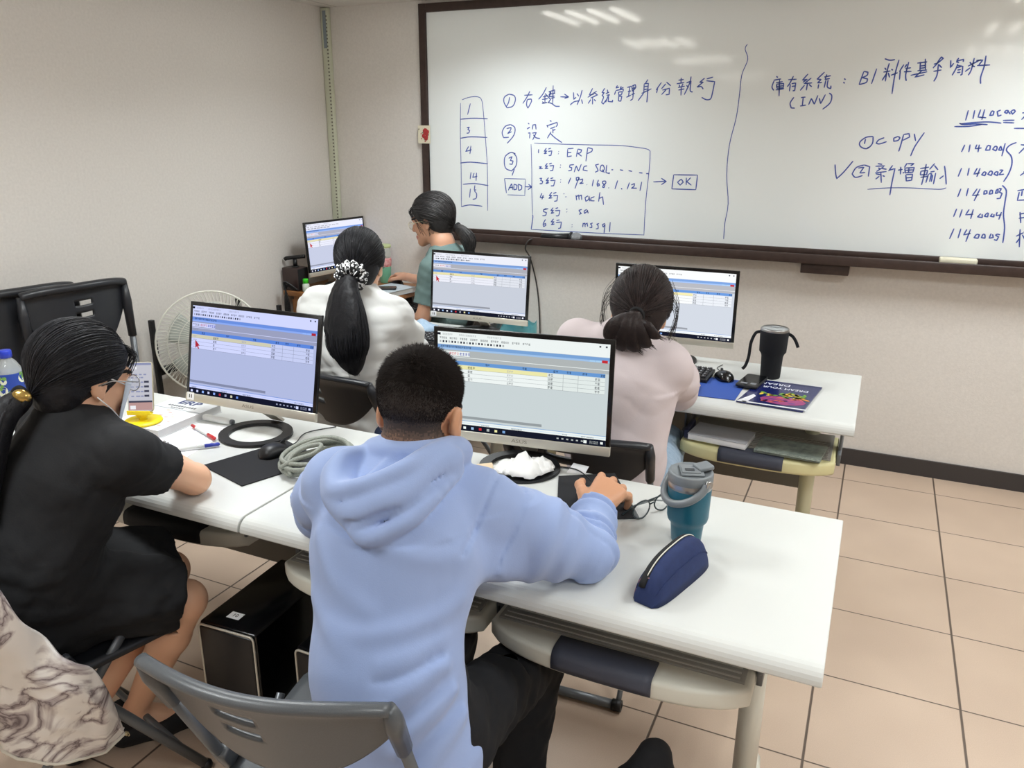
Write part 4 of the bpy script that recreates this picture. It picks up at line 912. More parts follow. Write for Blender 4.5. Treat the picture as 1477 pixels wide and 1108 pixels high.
def waves(seed, freq, amp, stretch=(1, 1, 1), n=7):
    rg = np.random.RandomState(seed); ks = rg.normal(size=(n, 3))*freq*np.array(stretch); ph = rg.uniform(0, 6.28, n); kw = rg.normal(size=(n, 3))*freq*.35
    def fn(x, y, z):
        d = 0
        for i in range(n):
            w_ = 1.1*np.sin(kw[i, 0]*x+kw[i, 1]*y+kw[i, 2]*z+ph[i]*2)
            v = np.sin(ks[i, 0]*x+ks[i, 1]*y+ks[i, 2]*z+ph[i]+w_); d = d+(1-2*np.abs(v))*.5+v*.3
        return amp*d/n*1.6
    return fn
def bellows(a, b, wl, amp, rad, t0=0.0, t1=1.0, skew=(0, 0, 0)):
    a, b = A(a), A(b); L = float(np.linalg.norm(b-a)); u = (b-a)/L; sk = A(skew)
    def fn(x, y, z):
        t = ((x-a[0])*u[0]+(y-a[1])*u[1]+(z-a[2])*u[2])
        r = np.sqrt(np.maximum(0, (x-a[0])**2+(y-a[1])**2+(z-a[2])**2-t*t)); w_ = ((t/L > t0) & (t/L < t1) & (r < rad))
        ph = t/wl*6.283+sk[0]*x*60+sk[1]*y*60+sk[2]*z*60
        return np.where(w_, amp*np.sin(ph+1.3*np.sin(ph*.37)), 0)
    return fn

def hframe(yaw, pitch=0.0, roll=0.0):
    """columns: right, forward, up of a head (yaw 0 looks along +y, pitch>0 looks up)"""
    Mx = Euler((0, 0, yaw)).to_matrix() @ Euler((pitch, 0, 0)).to_matrix() @ Euler((0, roll, 0)).to_matrix()
    return np.array(Mx, dtype=np.float32)

def hand(s, wrist, d, up, thumb, curl=(25, 35, 25), spread=8, k=.004, sc=1.0, tcurl=20):
    """palm and five fingers: d finger direction, up back of the hand, thumb = +1/-1 side (up x d)"""
    X = Vector(d).normalized(); U = Vector(up); U = (U-X*U.dot(X)).normalized(); S = U.cross(X)*thumb; W = Vector(wrist)
    def P(x, y, z): return W+(X*x+S*y+U*z)*sc
    off = [.027, .009, -.010, -.027]; kx = [.086, .090, .085, .076]
    for o_, x_ in zip(off, kx):
        s.cone(P(-.005, o_*.45, 0), P(x_, o_, .004), .017*sc, .0125*sc, k=.012)
    lens = [(.043, .026, .021), (.047, .030, .022), (.044, .028, .021), (.034, .020, .018)]
    for i in range(4):
        p = P(kx[i], off[i], .002); ang = 0.0; rr = [.0098, .0092, .0084, .0072]
        sa = R(spread)*(1.2-i*.85)
        for j in range(3):
            ang += R(curl[j]+(3*i if j == 0 else 0)); L = lens[i][j]*sc
            q = p+(X*math.cos(sa)+S*math.sin(sa))*(L*math.cos(ang))-U*(L*math.sin(ang))
            s.cone(p, q, rr[j]*sc, rr[j+1]*sc, k=k); p = q
    t0, t1 = P(.012, .022, -.004), P(.045, .046, -.010); a_ = R(tcurl)
    s.cone(t0, t1, .016*sc, .0125*sc, k=.012)
    t2 = t1+(X*.8+S*.55).normalized()*(.032*sc)-U*(.008*sc); t3 = t2+(X*.95+S*(.35-.5*a_)).normalized()*(.026*sc)-U*(.010*sc)
    s.cone(t1, t2, .0118*sc, .0108*sc, k=.005); s.cone(t2, t3, .0105*sc, .0085*sc, k=.005)

def head(s, o, H, fem=False):
    o = Vector(o)
    def P(x, y, z): return A(o)+H@A((x, y, z))
    f = 0.96 if fem else 1.0
    s.ell(P(0, -.014, .034), (.074*f, .094*f, .084), H, k=.01)
    s.ell(P(0, .035, -.035), (.058*f, .054, .078*f), H, k=.03)
    for sx in (-1, 1):
        s.cone(P(sx*.046*f, .0, -.055), P(sx*.012, .072, -.098), .020, .017, k=.03)
        s.ell(P(sx*.036, .066, -.032), (.022, .016, .022), H, k=.02)
    s.ell(P(0, .078, -.100), (.019, .014, .015), H, k=.02)
    s.cone(P(-.038, .082, .020), P(.038, .082, .020), .011, k=.02)
    s.path([P(0, .088, .010), P(0, .098, -.012), P(0, .108, -.032)], [.008, .009, .0115], k=.010)
    for sx in (-1, 1):
        s.ell(P(sx*.012, .099, -.036), (.009, .010, .008), H, k=.006)
        s.ell(P(sx*.031, .099, .000), (.017, .012, .012), H, k=.010, op='s')
        s.ell(P(sx*.031, .077, .000), (.0135, .0125, .0125), H, k=.003)
        # ear: rim, lobe and hollow
        s.ell(P(sx*.078*f, -.006, -.008), (.010, .020, .030), H, k=.006)
        s.ell(P(sx*.076*f, .002, -.034), (.008, .010, .011), H, k=.006)
        s.ell(P(sx*.089*f, .001, -.006), (.006, .010, .017), H, k=.004, op='s')
    s.cone(P(-.017, .092, -.066), P(.017, .092, -.066), .0065, k=.006)
    s.cone(P(-.014, .091, -.077), P(.014, .091, -.077), .0070, k=.006)
    s.cone(P(-.020, .100, -.0715), P(.020, .100, -.0715), .0028, k=.003, op='s')
    return P

def face_regions(o, H, stubble=False):
    o = A(o); Hi = H.T
    def loc(c): return (c-o)@H
    def eye(c):
        q = loc(c); return (np.hypot(np.abs(q[:, 0])-.031, q[:, 2]*1.5) < .0125) & (q[:, 1] > .074)
    def iris(c):
        q = loc(c); return (np.hypot(np.abs(q[:, 0])-.031, q[:, 2]) < .0058) & (q[:, 1] > .074)
    def lips(c):
        q = loc(c); return (np.hypot(q[:, 0]*.55, q[:, 2]+.0715) < .0135) & (q[:, 1] > .082)
    def brow(c):
        q = loc(c); return (np.abs(np.abs(q[:, 0])-.032) < .018) & (np.abs(q[:, 2]-.0225-.03*(.03-np.abs(q[:, 0]))) < .0038) & (q[:, 1] > .06)
    def stub(lo_, hi_):
        def fn(c):
            q = loc(c); e = q[:, 2]+np.random.RandomState(3).uniform(-.008, .008, len(c))-.10*np.maximum(0, np.abs(q[:, 0])-.045)
            return (e > lo_) & (e < hi_) & (q[:, 1] < .012+.55*np.maximum(0, q[:, 2]+.02)) & (np.hypot(q[:, 1]+.004, q[:, 2]+.008) > .030-.4*np.maximum(0, .066-np.abs(q[:, 0])))
        return fn
    R_ = [(3, lips), (1, eye), (2, iris), (4, brow)]
    if stubble:
        bands = [(-.074, -.060), (-.060, -.047), (-.047, -.034), (-.034, -.020), (-.020, .085)]
        R_ = [(9-i_, stub(a_, b_)) for i_, (a_, b_) in enumerate(bands)]+R_
    return R_

M['eye'] = mat('eye_white', (226, 222, 216), 0.2); M['iris'] = mat('iris', (38, 26, 20), 0.15); M['lip'] = mat('lips', (184, 122, 108), 0.4)
def hairmat(name, c, c2):
    Mh = mat(name, c, 0.52, spec=0.32, var=(60, c2, 0.9), bump=(240, .5, .002)); return Mh
def lighter(M_, f):
    K = M_.copy(); K.name = M_.name+'_strand'; nt = K.node_tree
    for nd in nt.nodes:
        if nd.type == 'VALTORGB':
            for e in nd.color_ramp.elements: e.color = tuple(min(1, c*f+.004) for c in e.color[:3])+(1,)
    nt.nodes['Principled BSDF'].inputs['Roughness'].default_value = .42
    return K
M['hair'] = hairmat('black_hair', (16, 16, 20), (27, 27, 31)); M['hairb'] = hairmat('dark_brown_hair', (26, 19, 20), (44, 33, 31)); M['hairg'] = hairmat('greying_hair', (30, 29, 30), (52, 50, 50))
def skinmats(M_): return [M_, M['eye'], M['iris'], M['lip'], M['hair']]

def body(J, skin, label, h=0.005, fem=False, stubble=None, name='person'):
    """one continuous skin surface from the joints; returns the top-level body mesh, its base and head frame"""
    keys = [k for k in J if isinstance(J[k], tuple) and len(J[k]) == 3 and not k.endswith('_d') and not k.endswith('_u')]
    pts = np.array([J[k] for k in keys]); lo, hi = pts.min(0)-.22, pts.max(0)+.22; lo[2] = -.01
    s = SDF(lo, hi, h); H = J['H']; g = 0.9 if fem else 1.0
    P = head(s, J['head'], H, fem)
    nb = J['neck']; fwd = J['fwd']
    s.cone(P(0, -.022, -.05), nb, .050*g, .056*g, k=.03)
    s.path([J['pelvis'], J['waist'], J['chest'], nb], [.125*g, .115*g, .135*g, .07], k=.04, flat=(fwd, .72))
    s.cone(J['shL'], J['shR'], .052*g, k=.05)
    for S_ in 'LR':
        s.cone(J['sh'+S_], J['el'+S_], .050*g, .040*g, k=.03); s.cone(J['el'+S_], J['wr'+S_], .040*g, .026*g, k=.02)
        s.cone(J['pelvis'], J['hip'+S_], .095, .075*g, k=.04); s.cone(J['hip'+S_], J['kn'+S_], .071*g, .052*g, k=.03)
        kn, an, to = Vector(J['kn'+S_]), Vector(J['an'+S_]), Vector(J['to'+S_])
        s.path([kn, kn.lerp(an, .3), an], [.054*g, .054*g, .032*g], k=.02)
        s.path([an, an.lerp(to, .35)+Vector((0, 0, -.02)), to], [.032*g, .034*g, .02], k=.02)
    for S_, th in (('L', -1), ('R', 1)):
        if 'hand'+S_+'_d' in J:
            kw = J.get('hk'+S_, {})
            hand(s, J['wr'+S_], J['hand'+S_+'_d'], J['hand'+S_+'_u'], th, **kw)
    s.furniture(J.get('seat'), J.get('low', .30))
    base = (J['pelvis'][0], J['pelvis'][1], 0.0)
    o = s.build(name, skinmats(skin)+(stubble or []), None, base, face_regions(J['head'], H, bool(stubble)), 1)
    tag(o, label, 'person')
    return o, base, P

def legs_prims(s, J, r0, r1, r2, fwd, k=.035, to_ankle=True, pel=.125):
    s.cone(J['pelvis'], Vector(J['pelvis'])+Vector((0, 0, .07)), pel, pel-.01, k=.03, flat=(fwd, .8))
    for S_ in 'LR':
        s.cone(J['pelvis'], J['hip'+S_], .10, r0, k=k); s.cone(J['hip'+S_], J['kn'+S_], r0, r1, k=k)
        if to_ankle: s.cone(J['kn'+S_], Vector(J['kn'+S_]).lerp(Vector(J['an'+S_]), .9), r1, r2, k=k*.7)

def grid_for(J, keys, pad, h):
    pts = np.array([J[k] for k in keys]); return SDF(pts.min(0)-pad, pts.max(0)+pad, h)

def shoes(J, mt, parent, base, h=.005):
    for S_ in 'LR':
        an, to = Vector(J['an'+S_]), Vector(J['to'+S_]); d = (to-an); d.z = 0; d.normalize()
        s = SDF(A(an)-.26, A(an)+.26, h)
        hl = an-d*.035; hl.z = .036
        s.path([hl, (an.x+d.x*.06, an.y+d.y*.06, .036), (an.x+d.x*.13, an.y+d.y*.13, .030)], [.037, .042, .036], k=.02)
        s.cut((0, 0, .001), (0, 0, -1)); s.cut((0, 0, .062), (0, 0, 1))
        s.build('shoe', mt, parent, base)

# ---- hair
def erad(c, r, d):
    """distance from head origin to the ellipsoid (centre c, radii r) along unit direction d"""
    c, r, d = A(c), A(r), A(d); a = ((d/r)**2).sum(); b = -2*(d*c/r**2).sum(); q = ((c/r)**2).sum()-1
    return (-b+math.sqrt(max(0, b*b-4*a*q)))/(2*a)
CAPC, CAPR = (0, -.018, .036), (.084, .106, .094)
def combed(o, H, tie, mats, parent, base, n=700, seed=1, part=None, fringe=True, grow=1.0, fem=True, front=.070, low=-.085, ear=1.0):
    """pulled-back hair: shell over the skull plus fine strands running to the tie point (head-local)"""
    rg = random.Random(seed); cr = tuple(v*grow for v in CAPR)
    s = SDF(A(o)-.17, A(o)+.17, .004)
    def P(x, y, z): return A(o)+H@A((x, y, z))
    s.ell(P(*CAPC), cr, H, k=.01)
    s.ell(P(0, -.055, -.035), (.066*grow, .050, .062), H, k=.03)
    # hairline: keep behind a slanted plane, then open the ears and the nape
    s.cut(P(0, front, .045), H@A((0, 1.0, -.62)), k=.01)
    for sx in (-1, 1): s.ell(P(sx*.10, .010, -.030), (.035*ear, .028*ear, .040*ear), H, k=.012, op='s')
    if ear > 1: s.ell(P(0, .100, -.015), (.095, .060, .075), H, k=.012, op='s')
    s.cut(P(0, -.06, low), H@A((0, .25, -1)))
    s.band(waves(seed, 90, .0022))
    ob = s.build('hair', [mats, lighter(mats, 2.3)], parent, base)
    mb = MB(); T = Vector(tie).normalized(); tl = Vector(tie).length
    cnt = 0
    while cnt < n:
        d = Vector((rg.gauss(0, 1), rg.gauss(0, 1), rg.gauss(0, 1))).normalized()
        r0 = erad(CAPC, cr, d); p = d*r0
        if ear > 1 and p.y > .03 and p.z < .055: continue
        if (p.y-front)*1.0-(p.z-.045)*.62 > 0 or p.z < low+.03 or (abs(p.x) > .06 and p.y > -.02 and p.z < .0): continue
        ang = d.angle(T)
        if ang > 2.6: continue
        pts = []; L = rg.uniform(.35, 1.0); off = rg.uniform(.0002, .0034); m = 9
        wob = rg.uniform(-.05, .05)
        for i in range(m):
            t = L*i/(m-1); q = d.slerp(T, t)+Vector((wob*math.sin(3*t), 0, 0))*t*(1-t); q.normalize()
            rr_ = erad(CAPC, cr, q); rr_ = rr_*(1-t**4)+tl*t**4
            pts.append(P(*(q*(rr_+off)))-A(base))
        mb.tube(pts, [.0005]+[rg.uniform(.0007, .0013)]*(m-2)+[.0005], 3, caps=False, mi=1 if rg.random() < .35 else 0); cnt += 1
    if fringe:
        for i in range(60):
            x0 = rg.uniform(-.055, .055); st = Vector((x0, .070+rg.uniform(-.006, .004), .092-abs(x0)*.35)); en = Vector((x0*1.25+rg.uniform(-.012, .012), .098-abs(x0)*.55, rg.uniform(.012, .05)))
            mid = st.lerp(en, .5)+Vector((0, .018, .006))
            mb.tube([Vector(P(*q))-Vector(base) for q in catmull([st, mid, en], 4)], .0009, 3, caps=False)
    # merge the strands into the hair mesh
    bm = mb.bm; bm.from_mesh(ob.data)
    for f in bm.faces: f.smooth = True
    bm.to_mesh(ob.data); bm.free()
    return ob
def tail(pts, rs, flat, mats, parent, base, n=420, seed=2, name='ponytail', core=.86, tipspread=1.15):
    """a bundle of hair along world points pts with half-widths rs; flat=(normal, factor)"""
    rg = random.Random(seed); cv = catmull(pts, 6); rr_ = [r.x for r in catmull([(r, 0, 0) for r in rs], 6)]
    lo = np.min([A(p) for p in cv], 0)-.12; hi = np.max([A(p) for p in cv], 0)+.12
    s = SDF(lo, hi, .004)
    s.path(cv, [max(.004, r*core) for r in rr_], k=.01, flat=flat); s.band(waves(seed, 120, .003, (1.4, 1.4, .25)))
    ob = s.build(name, [mats, lighter(mats, 2.3)], parent, base)
    mb = MB(); nf = Vector(flat[0]).normalized() if flat else None; N = len(cv)
    for c in range(n):
        a = rg.uniform(0, 6.283); q = math.sqrt(rg.uniform(.55, 1.0)); t1 = rg.uniform(.72, 1.0) if c % 3 else rg.uniform(.96, 1.10); P_ = []; tw = rg.uniform(-.25, .25)
        m = 14
        for i in range(m):
            t = t1*i/(m-1); ii = min(t, 1.0)*(N-1); i0 = min(int(ii), N-2); fr = ii-i0
            p = cv[i0].lerp(cv[i0+1], fr); r = rr_[i0]+(rr_[i0+1]-rr_[i0])*fr
            tg = (cv[i0+1]-cv[i0]).normalized()
            if nf is not None: b1 = tg.cross(nf).normalized(); b2 = nf-tg*nf.dot(tg); fl = flat[1]
            else: b1, b2, _ = frame(tg); fl = 1
            if t > 1: p = p+tg*(t-1)*.35
            aa = a+tw*t
            P_.append(p+(b1*math.cos(aa)+b2*(math.sin(aa)*fl))*(r*q*(1+(tipspread-1)*t))-Vector(base))
        mb.tube(P_, [rg.uniform(.0009, .0016)]*(m-1)+[.0004], 3, caps=False, mi=1 if rg.random() < .35 else 0)
    bm = mb.bm; bm.from_mesh(ob.data)
    for f in bm.faces: f.smooth = True
    bm.to_mesh(ob.data); bm.free()
    return ob
def glasses(P, base, parent, frame_m, lens_m, name='glasses'):
    def L(x, y, z): return Vector(P(x, y, z))-Vector(base)
    g = MB()
    for sx in (-1, 1):
        g.tube([L(sx*.033+.025*math.cos(a), .106-.10*(abs(sx*.033+.025*math.cos(a))**1.0)*.25, -.006+.019*math.sin(a)) for a in [k*math.pi/10 for k in range(20)]], .0012, 6, closed=True)
        g.tube([L(sx*.058, .101, 0), L(sx*.070, .09, .002), L(sx*.082, .02, .004), L(sx*.083, -.012, -.008)], .0016, 6)
    g.tube([L(-.009, .107, .0), L(0, .110, .002), L(.009, .107, .0)], .0012, 6)
    go = g.build(name, frame_m, parent)
    l = MB()
    for sx in (-1, 1):
        l.faces([L(sx*.033+.0245*math.cos(a), .1055-.10*(abs(sx*.033+.025*math.cos(a)))*.25, -.006+.0185*math.sin(a)) for a in [k*math.pi/10 for k in range(20)]], [tuple(range(20))])
    l.build('lens', lens_m, go); return go
M['lens'] = mat('lens_glass', (235, 242, 246), 0.03, alpha=0.22)

# ================================================================= the man in the blue hoodie
M['blue_knit'] = mat('blue_hoodie', (150, 170, 214), 0.85, sheen=0.25, bump=(420, 0.25, 0.001))
M['navy_pants'] = mat('black_trousers', (13, 14, 19), 0.9, bump=(500, 0.2))
H = hframe(R(4), R(-20), R(0))
J = dict(seat=(-.80, -3.278), H=H, fwd=(0.05, .96, -.25), head=(-.752, -3.062, 1.085), neck=(-.750, -3.115, .985), chest=(-.735, -3.175, .86), waist=(-.69, -3.265, .68), pelvis=(-.685, -3.27, .54),
         shL=(-.895, -3.145, .945), shR=(-.628, -3.055, .918), elL=(-1.052, -3.005, .788), elR=(-.452, -2.925, .784), wrL=(-.868, -2.975, .935), wrR=(-.505, -2.730, .785),
         hipL=(-.785, -3.25, .535), hipR=(-.61, -3.25, .535), knL=(-.82, -2.86, .440), knR=(-.595, -2.86, .440), anL=(-.84, -2.93, .09), anR=(-.60, -2.95, .09), toL=(-.86, -2.78, .03), toR=(-.59, -2.79, .03),
         handR_d=(.10, 1, .16), handR_u=(.25, -.10, 1), hkR=dict(curl=(22, 34, 28), spread=13, sc=1.12, k=.0025), handL_d=(.55, .05, .82), handL_u=(-.75, .3, .5), hkL=dict(curl=(20, 40, 30), spread=4))
M['skin_m'] = mat('skin_tan', (205, 152, 118), 0.5, sss=0.1, bump=(300, 0.06))
man, base, P = body(J, M['skin_m'], 'man in a light blue hoodie with his back to the camera, hand on a mouse', h=.0033,
                    stubble=[mat('cropped_%d' % i_, c_, .7) for i_, c_ in enumerate(((48, 41, 38), (66, 54, 47), (92, 73, 61), (124, 95, 77), (158, 117, 93)))])
s = SDF((-1.25, -3.52, .42), (-.30, -2.60, 1.12), .0045)
fwd = (0.02, .97, -.25)
s.path([(-.683, -3.285, .53), (-.706, -3.285, .66), (-.742, -3.19, .85), (-.757, -3.115, .935)], [.168, .136, .154, .120], k=.05, flat=(fwd, .70))
s.cone(J['shL'], J['shR'], .056, k=.06)
s.cone((-.655, -3.13, .84), (-.51, -2.985, .795), .050, .042, k=.05)
s.cone((-.752, -3.12, .96), (-.752, -3.095, 1.0), .072, .064, k=.04)
for S_ in 'LR':
    e = Vector(J['el'+S_]); w_ = Vector(J['wr'+S_]); sh = Vector(J['sh'+S_])
    s.path([sh, sh.lerp(e, .5), e], [.060, .058, .053], k=.04); s.cone(e, e.lerp(w_, .5), .052, .048, k=.03); s.cone(e.lerp(w_, .5), e.lerp(w_, .90), .048, .044, k=.02)
    s.cone(e.lerp(w_, .70), e.lerp(w_, .84), .050, .050, k=.004)
    s.band(bellows(e, w_, .042, .0060, .12, -.1, .95, (.3, .1, .35))); s.band(bellows(sh, e, .075, .0035, .12, .25, 1.0, (.3, -.2, .2)))
s.cut((0, 0, .732), (0, 0, -1), (-.44, -2.82, .76), .20); s.cut((0, 0, .732), (0, 0, -1), (-1.08, -2.95, .78), .13)
wR = Vector(J['wrR']); s.cut(wR+Vector((.010, -.034, 0)), (Vector(J['wrR'])-Vector(J['elR'])), wR, .10)
wL = Vector(J['wrL']); s.cut(wL-Vector((.02, 0, .02)), (Vector(J['wrL'])-Vector(J['elL'])), wL, .09)
s.band(waves(3, 12, .007, (1, 1, .8), 4), lo=(-1.3, -3.6, .4), hi=(0, -2.4, .92))
# hood: a fallen drape behind the neck; bottom edge, fold and free lip, with a hollow inside
hb = catmull([(-.869, -3.203, .990), (-.841, -3.232, .972), (-.789, -3.267, .962), (-.756, -3.285, .948), (-.733, -3.293, .938), (-.714, -3.29, .941), (-.679, -3.271, .958), (-.658, -3.248, .973), (-.643, -3.206, .994), (-.642, -3.118, 1.010)], 4)
hm = catmull([(-.850, -3.205, 1.005), (-.815, -3.252, .982), (-.757, -3.278, .972), (-.720, -3.262, .990), (-.686, -3.236, 1.004), (-.668, -3.175, 1.030), (-.652, -3.125, 1.035)], 4)
hl = catmull([(-.835, -3.160, 1.022), (-.843, -3.196, 1.024), (-.827, -3.240, 1.004), (-.799, -3.268, 1.000), (-.762, -3.268, 1.013), (-.727, -3.252, 1.026), (-.692, -3.220, 1.044), (-.678, -3.170, 1.052), (-.668, -3.115, 1.050), (-.675, -3.065, 1.035)], 4)
s.path(hb, .012, k=.010); s.path(hm, .021, k=.016); s.path(hl, .011, k=.014)
s.path([v+Vector((0, .02, -.02)) for v in hl], .018, k=.02)
s.path(catmull([(-.838, -3.10, 1.012), (-.800, -3.135, 1.030), (-.750, -3.150, 1.040), (-.700, -3.130, 1.042), (-.672, -3.08, 1.035)], 5), .014, k=.014)
s.path(catmull([(-.742, -3.150, 1.042), (-.762, -3.185, 1.018), (-.775, -3.225, 1.004)], 4), .006, k=.008)
s.path(catmull([(-.825, -3.135, 1.020), (-.832, -3.180, 1.010), (-.812, -3.225, .995)], 4), .010, k=.008)
def crease(pts, wdt, dep):
    cv_ = np.array([A(v) for v in catmull(pts, 8)])
    def fn(x, y, z):
        out = np.full(x.shape, 9., np.float32)
        for q in cv_: out = np.minimum(out, (x-q[0])**2+(y-q[1])**2+(z-q[2])**2)
        return dep*np.exp(-out/wdt**2)
    return fn
s.band(crease([(-.756, -3.30, .965), (-.716, -3.285, .978), (-.678, -3.255, .995), (-.655, -3.20, 1.018), (-.640, -3.13, 1.03)], .006, .007))
s.band(crease([(-.778, -3.285, .99), (-.772, -3.292, .972), (-.757, -3.298, .955)], .005, .006))
for pts_, w_, h_ in (([(-.586, -3.235, .822), (-.600, -3.275, .808), (-.650, -3.325, .797), (-.713, -3.343, .781), (-.77, -3.33, .775)], .017, -.007),
        ([(-.590, -3.280, .770), (-.624, -3.332, .757), (-.665, -3.352, .742)], .014, -.007), ([(-.585, -3.300, .748), (-.624, -3.345, .728), (-.670, -3.365, .715)], .010, .006),
        ([(-.575, -3.300, .735), (-.582, -3.313, .733), (-.621, -3.362, .706), (-.665, -3.388, .660)], .014, -.010), ([(-.565, -3.315, .708), (-.600, -3.36, .678), (-.640, -3.386, .636)], .010, .007),
        ([(-.555, -3.300, .690), (-.591, -3.359, .651), (-.625, -3.382, .600)], .013, -.010), ([(-.548, -3.300, .660), (-.575, -3.345, .628), (-.60, -3.372, .59)], .010, .008),
        ([(-.540, -3.290, .640), (-.558, -3.338, .604), (-.575, -3.360, .56)], .013, -.010), ([(-.85, -3.266, .904), (-.793, -3.306, .855), (-.709, -3.325, .819)], .020, -.005),
        ([(-.69, -3.283, .922), (-.622, -3.259, .906), (-.590, -3.20, .892)], .020, -.005), ([(-.847, -3.292, .79), (-.785, -3.345, .77), (-.735, -3.354, .755)], .022, -.005),
        ([(-.60, -3.08, .90), (-.555, -3.02, .862), (-.50, -2.97, .835)], .016, -.007), ([(-.59, -3.10, .87), (-.54, -3.03, .835), (-.49, -2.99, .81)], .013, .006), ([(-.60, -3.15, .83), (-.55, -3.06, .79), (-.50, -2.99, .765)], .015, -.008)):
    s.band(crease(pts_, w_, h_), w=.05)
arm_n = (Vector(J['elR'])-Vector(J['shR'])).normalized(); sp = Vector(J['shR'])+arm_n*.012
def seam(x, y, z):
    d = (x-sp.x)*1.0+(y-sp.y)*.25+(z-sp.z)*-.35; r = np.sqrt((x-sp.x)**2+(y-sp.y)**2+(z-sp.z)**2)
    return np.where(r < .17, .0045*np.exp(-(d/.0055)**2), 0)
s.band(seam)
s.furniture(J['seat'], J.get('low', .30)).build('hoodie', M['blue_knit'], man, base, None, 1)
s = SDF((-1.05, -3.52, .0), (-.38, -2.7, .75), .006)
legs_prims(s, J, .086, .066, .056, (0, 1, 0), pel=.145)
s.band(waves(8, 26, .010)); s.cut((0, 0, .457), (0, 0, -1), (-.70, -3.3, .40), .16)
s.furniture(J['seat'], J.get('low', .30)).build('trousers', M['navy_pants'], man, base)
shoes(J, M['blackm'], man, base)
# cropped hair: shell on the crown and thousands of short bristles, thinning to the nape
s = SDF(A(J['head'])-.16, A(J['head'])+.16, .003)
s.ell(P(0, -.015, .037), (.0757, .0960, .0862), H, k=.01)
s.cut(P(0, .074, .05), H@A((0, 1, -.5))); s.cut(P(0, -.06, .048), H@A((0, -.15, -1)))
for sx in (-1, 1): s.ell(P(sx*.09, .02, -.02), (.03, .035, .04), H, k=.012, op='s')
s.band(waves(9, 130, .0022))
hob = s.build('hair', mat('cropped_hair', (41, 36, 34), .8, spec=.15), man, base)
mb = MB(); rg = random.Random(5); hc = Vector((0, -.015, .037)); cr = (.0752, .0955, .0857); whorl = Vector((.012, -.07, .105)).normalized()
cnt = 0
while cnt < 26000:
    d = Vector((rg.gauss(0, 1), rg.gauss(0, 1), rg.gauss(0, 1))).normalized(); p = d*erad(hc, cr, d)
    if (p.y-.074)-(p.z-.05)*.5 > 0: continue
    if p.z < -.055: continue
    dens = min(1, max(.12, (p.z+.060)/.055))
    if rg.random() > dens: continue
    if abs(p.x) > .055 and p.y > -.030 and p.z < .012: continue
    if p.z < -.006: p = p*(1-.018*min(1, (-.006-p.z)/.03))
    nrm = Vector(((p.x-hc.x)/cr[0]**2, (p.y-hc.y)/cr[1]**2, (p.z-hc.z)/cr[2]**2)).normalized()
    away = (p.normalized()-whorl); away = away-nrm*away.dot(nrm); away = away.normalized() if away.length > .02 else Vector((0, 0, 0))
    up = min(1, max(0, (p.z-.02)/.07))
    ln = (.003+.012*up)*rg.uniform(.6, 1.2); dr = (nrm*(.35+.5*up)+away*.65+Vector((rg.gauss(0, .16), rg.gauss(0, .16), rg.gauss(0, .16)))).normalized()
    a = Vector(P(*p))-Vector(base); b = Vector(P(*(p+dr*ln)))-Vector(base)
    x, y, _ = frame(b-a); r = .0005+.0005*up
    mb.faces([a+x*r, a-x*r*.5+y*r*.87, a-x*r*.5-y*r*.87, b], [(0, 1, 3), (1, 2, 3), (2, 0, 3)], 0, True); cnt += 1
bm = mb.bm; bm.from_mesh(hob.data)
for f in bm.faces: f.smooth = True
bm.to_mesh(hob.data); bm.free()

# ================================================================= the woman in black
M['blk_cloth'] = mat('black_jersey', (13, 14, 18), 0.85, bump=(260, 0.3, 0.001))
H = hframe(R(-8), R(-16), R(0))
J = dict(seat=(-1.665, -3.24), low=.41, H=H, fwd=(.35, .9, -.2), head=(-1.622, -3.118, 1.058), neck=(-1.632, -3.165, .965), chest=(-1.63, -3.20, .83), waist=(-1.65, -3.28, .67), pelvis=(-1.66, -3.29, .545),
         shL=(-1.785, -3.10, .905), shR=(-1.475, -3.155, .895), elL=(-2.00, -3.02, .79), elR=(-1.470, -2.975, .772), wrL=(-2.14, -2.84, .768), wrR=(-1.715, -2.865, .763),
         hipL=(-1.74, -3.25, .535), hipR=(-1.61, -3.28, .535), knL=(-1.61, -2.97, .475), knR=(-1.448, -3.068, .485), anL=(-1.755, -3.19, .09), anR=(-1.665, -3.095, .10), toL=(-1.77, -3.05, .025), toR=(-1.58, -2.975, .025),
         handR_d=(-.98, .12, .02), handR_u=(.1, .1, 1), hkR=dict(curl=(12, 20, 15), spread=5, sc=.92), handL_d=(-.12, .95, .0), handL_u=(0, 0, 1), hkL=dict(curl=(15, 25, 15), spread=5, sc=.92))
w1, base, P = body(J, mat('skin_light', (226, 178, 146), 0.5, sss=0.1, bump=(300, 0.06)), 'woman in a black dress and face mask leaning on the left desk, long ponytail', h=.004, fem=True)
s = SDF((-2.05, -3.55, .36), (-1.25, -2.82, 1.06), .005)
fw1 = (.3, .92, -.2)
s.path([(-1.670, -3.30, .54), (-1.655, -3.285, .67), (-1.635, -3.205, .83), (-1.628, -3.165, .91)], [.155, .148, .150, .11], k=.05, flat=(fw1, .78))
s.cone(J['shL'], J['shR'], .064, k=.06); s.cone((-1.628, -3.17, .93), (-1.622, -3.16, .965), .085, .070, k=.03)
for S_ in 'LR':
    a, e = Vector(J['sh'+S_]), Vector(J['el'+S_]); s.cone(a, a.lerp(e, .5), .062, .060, k=.04)
s.cone((-1.68, -3.29, .55), (-1.63, -3.28, .55), .135, .115, k=.04)
s.path([(-1.625, -3.27, .545), (-1.545, -3.17, .535), (-1.475, -3.095, .510)], [.100, .086, .080], k=.04); s.path([J['hipL'], (-1.66, -3.08, .52), (-1.615, -2.99, .505)], [.115, .098, .088], k=.05)
s.cone((-1.50, -3.15, .515), (-1.63, -3.05, .515), .075, .075, k=.05)
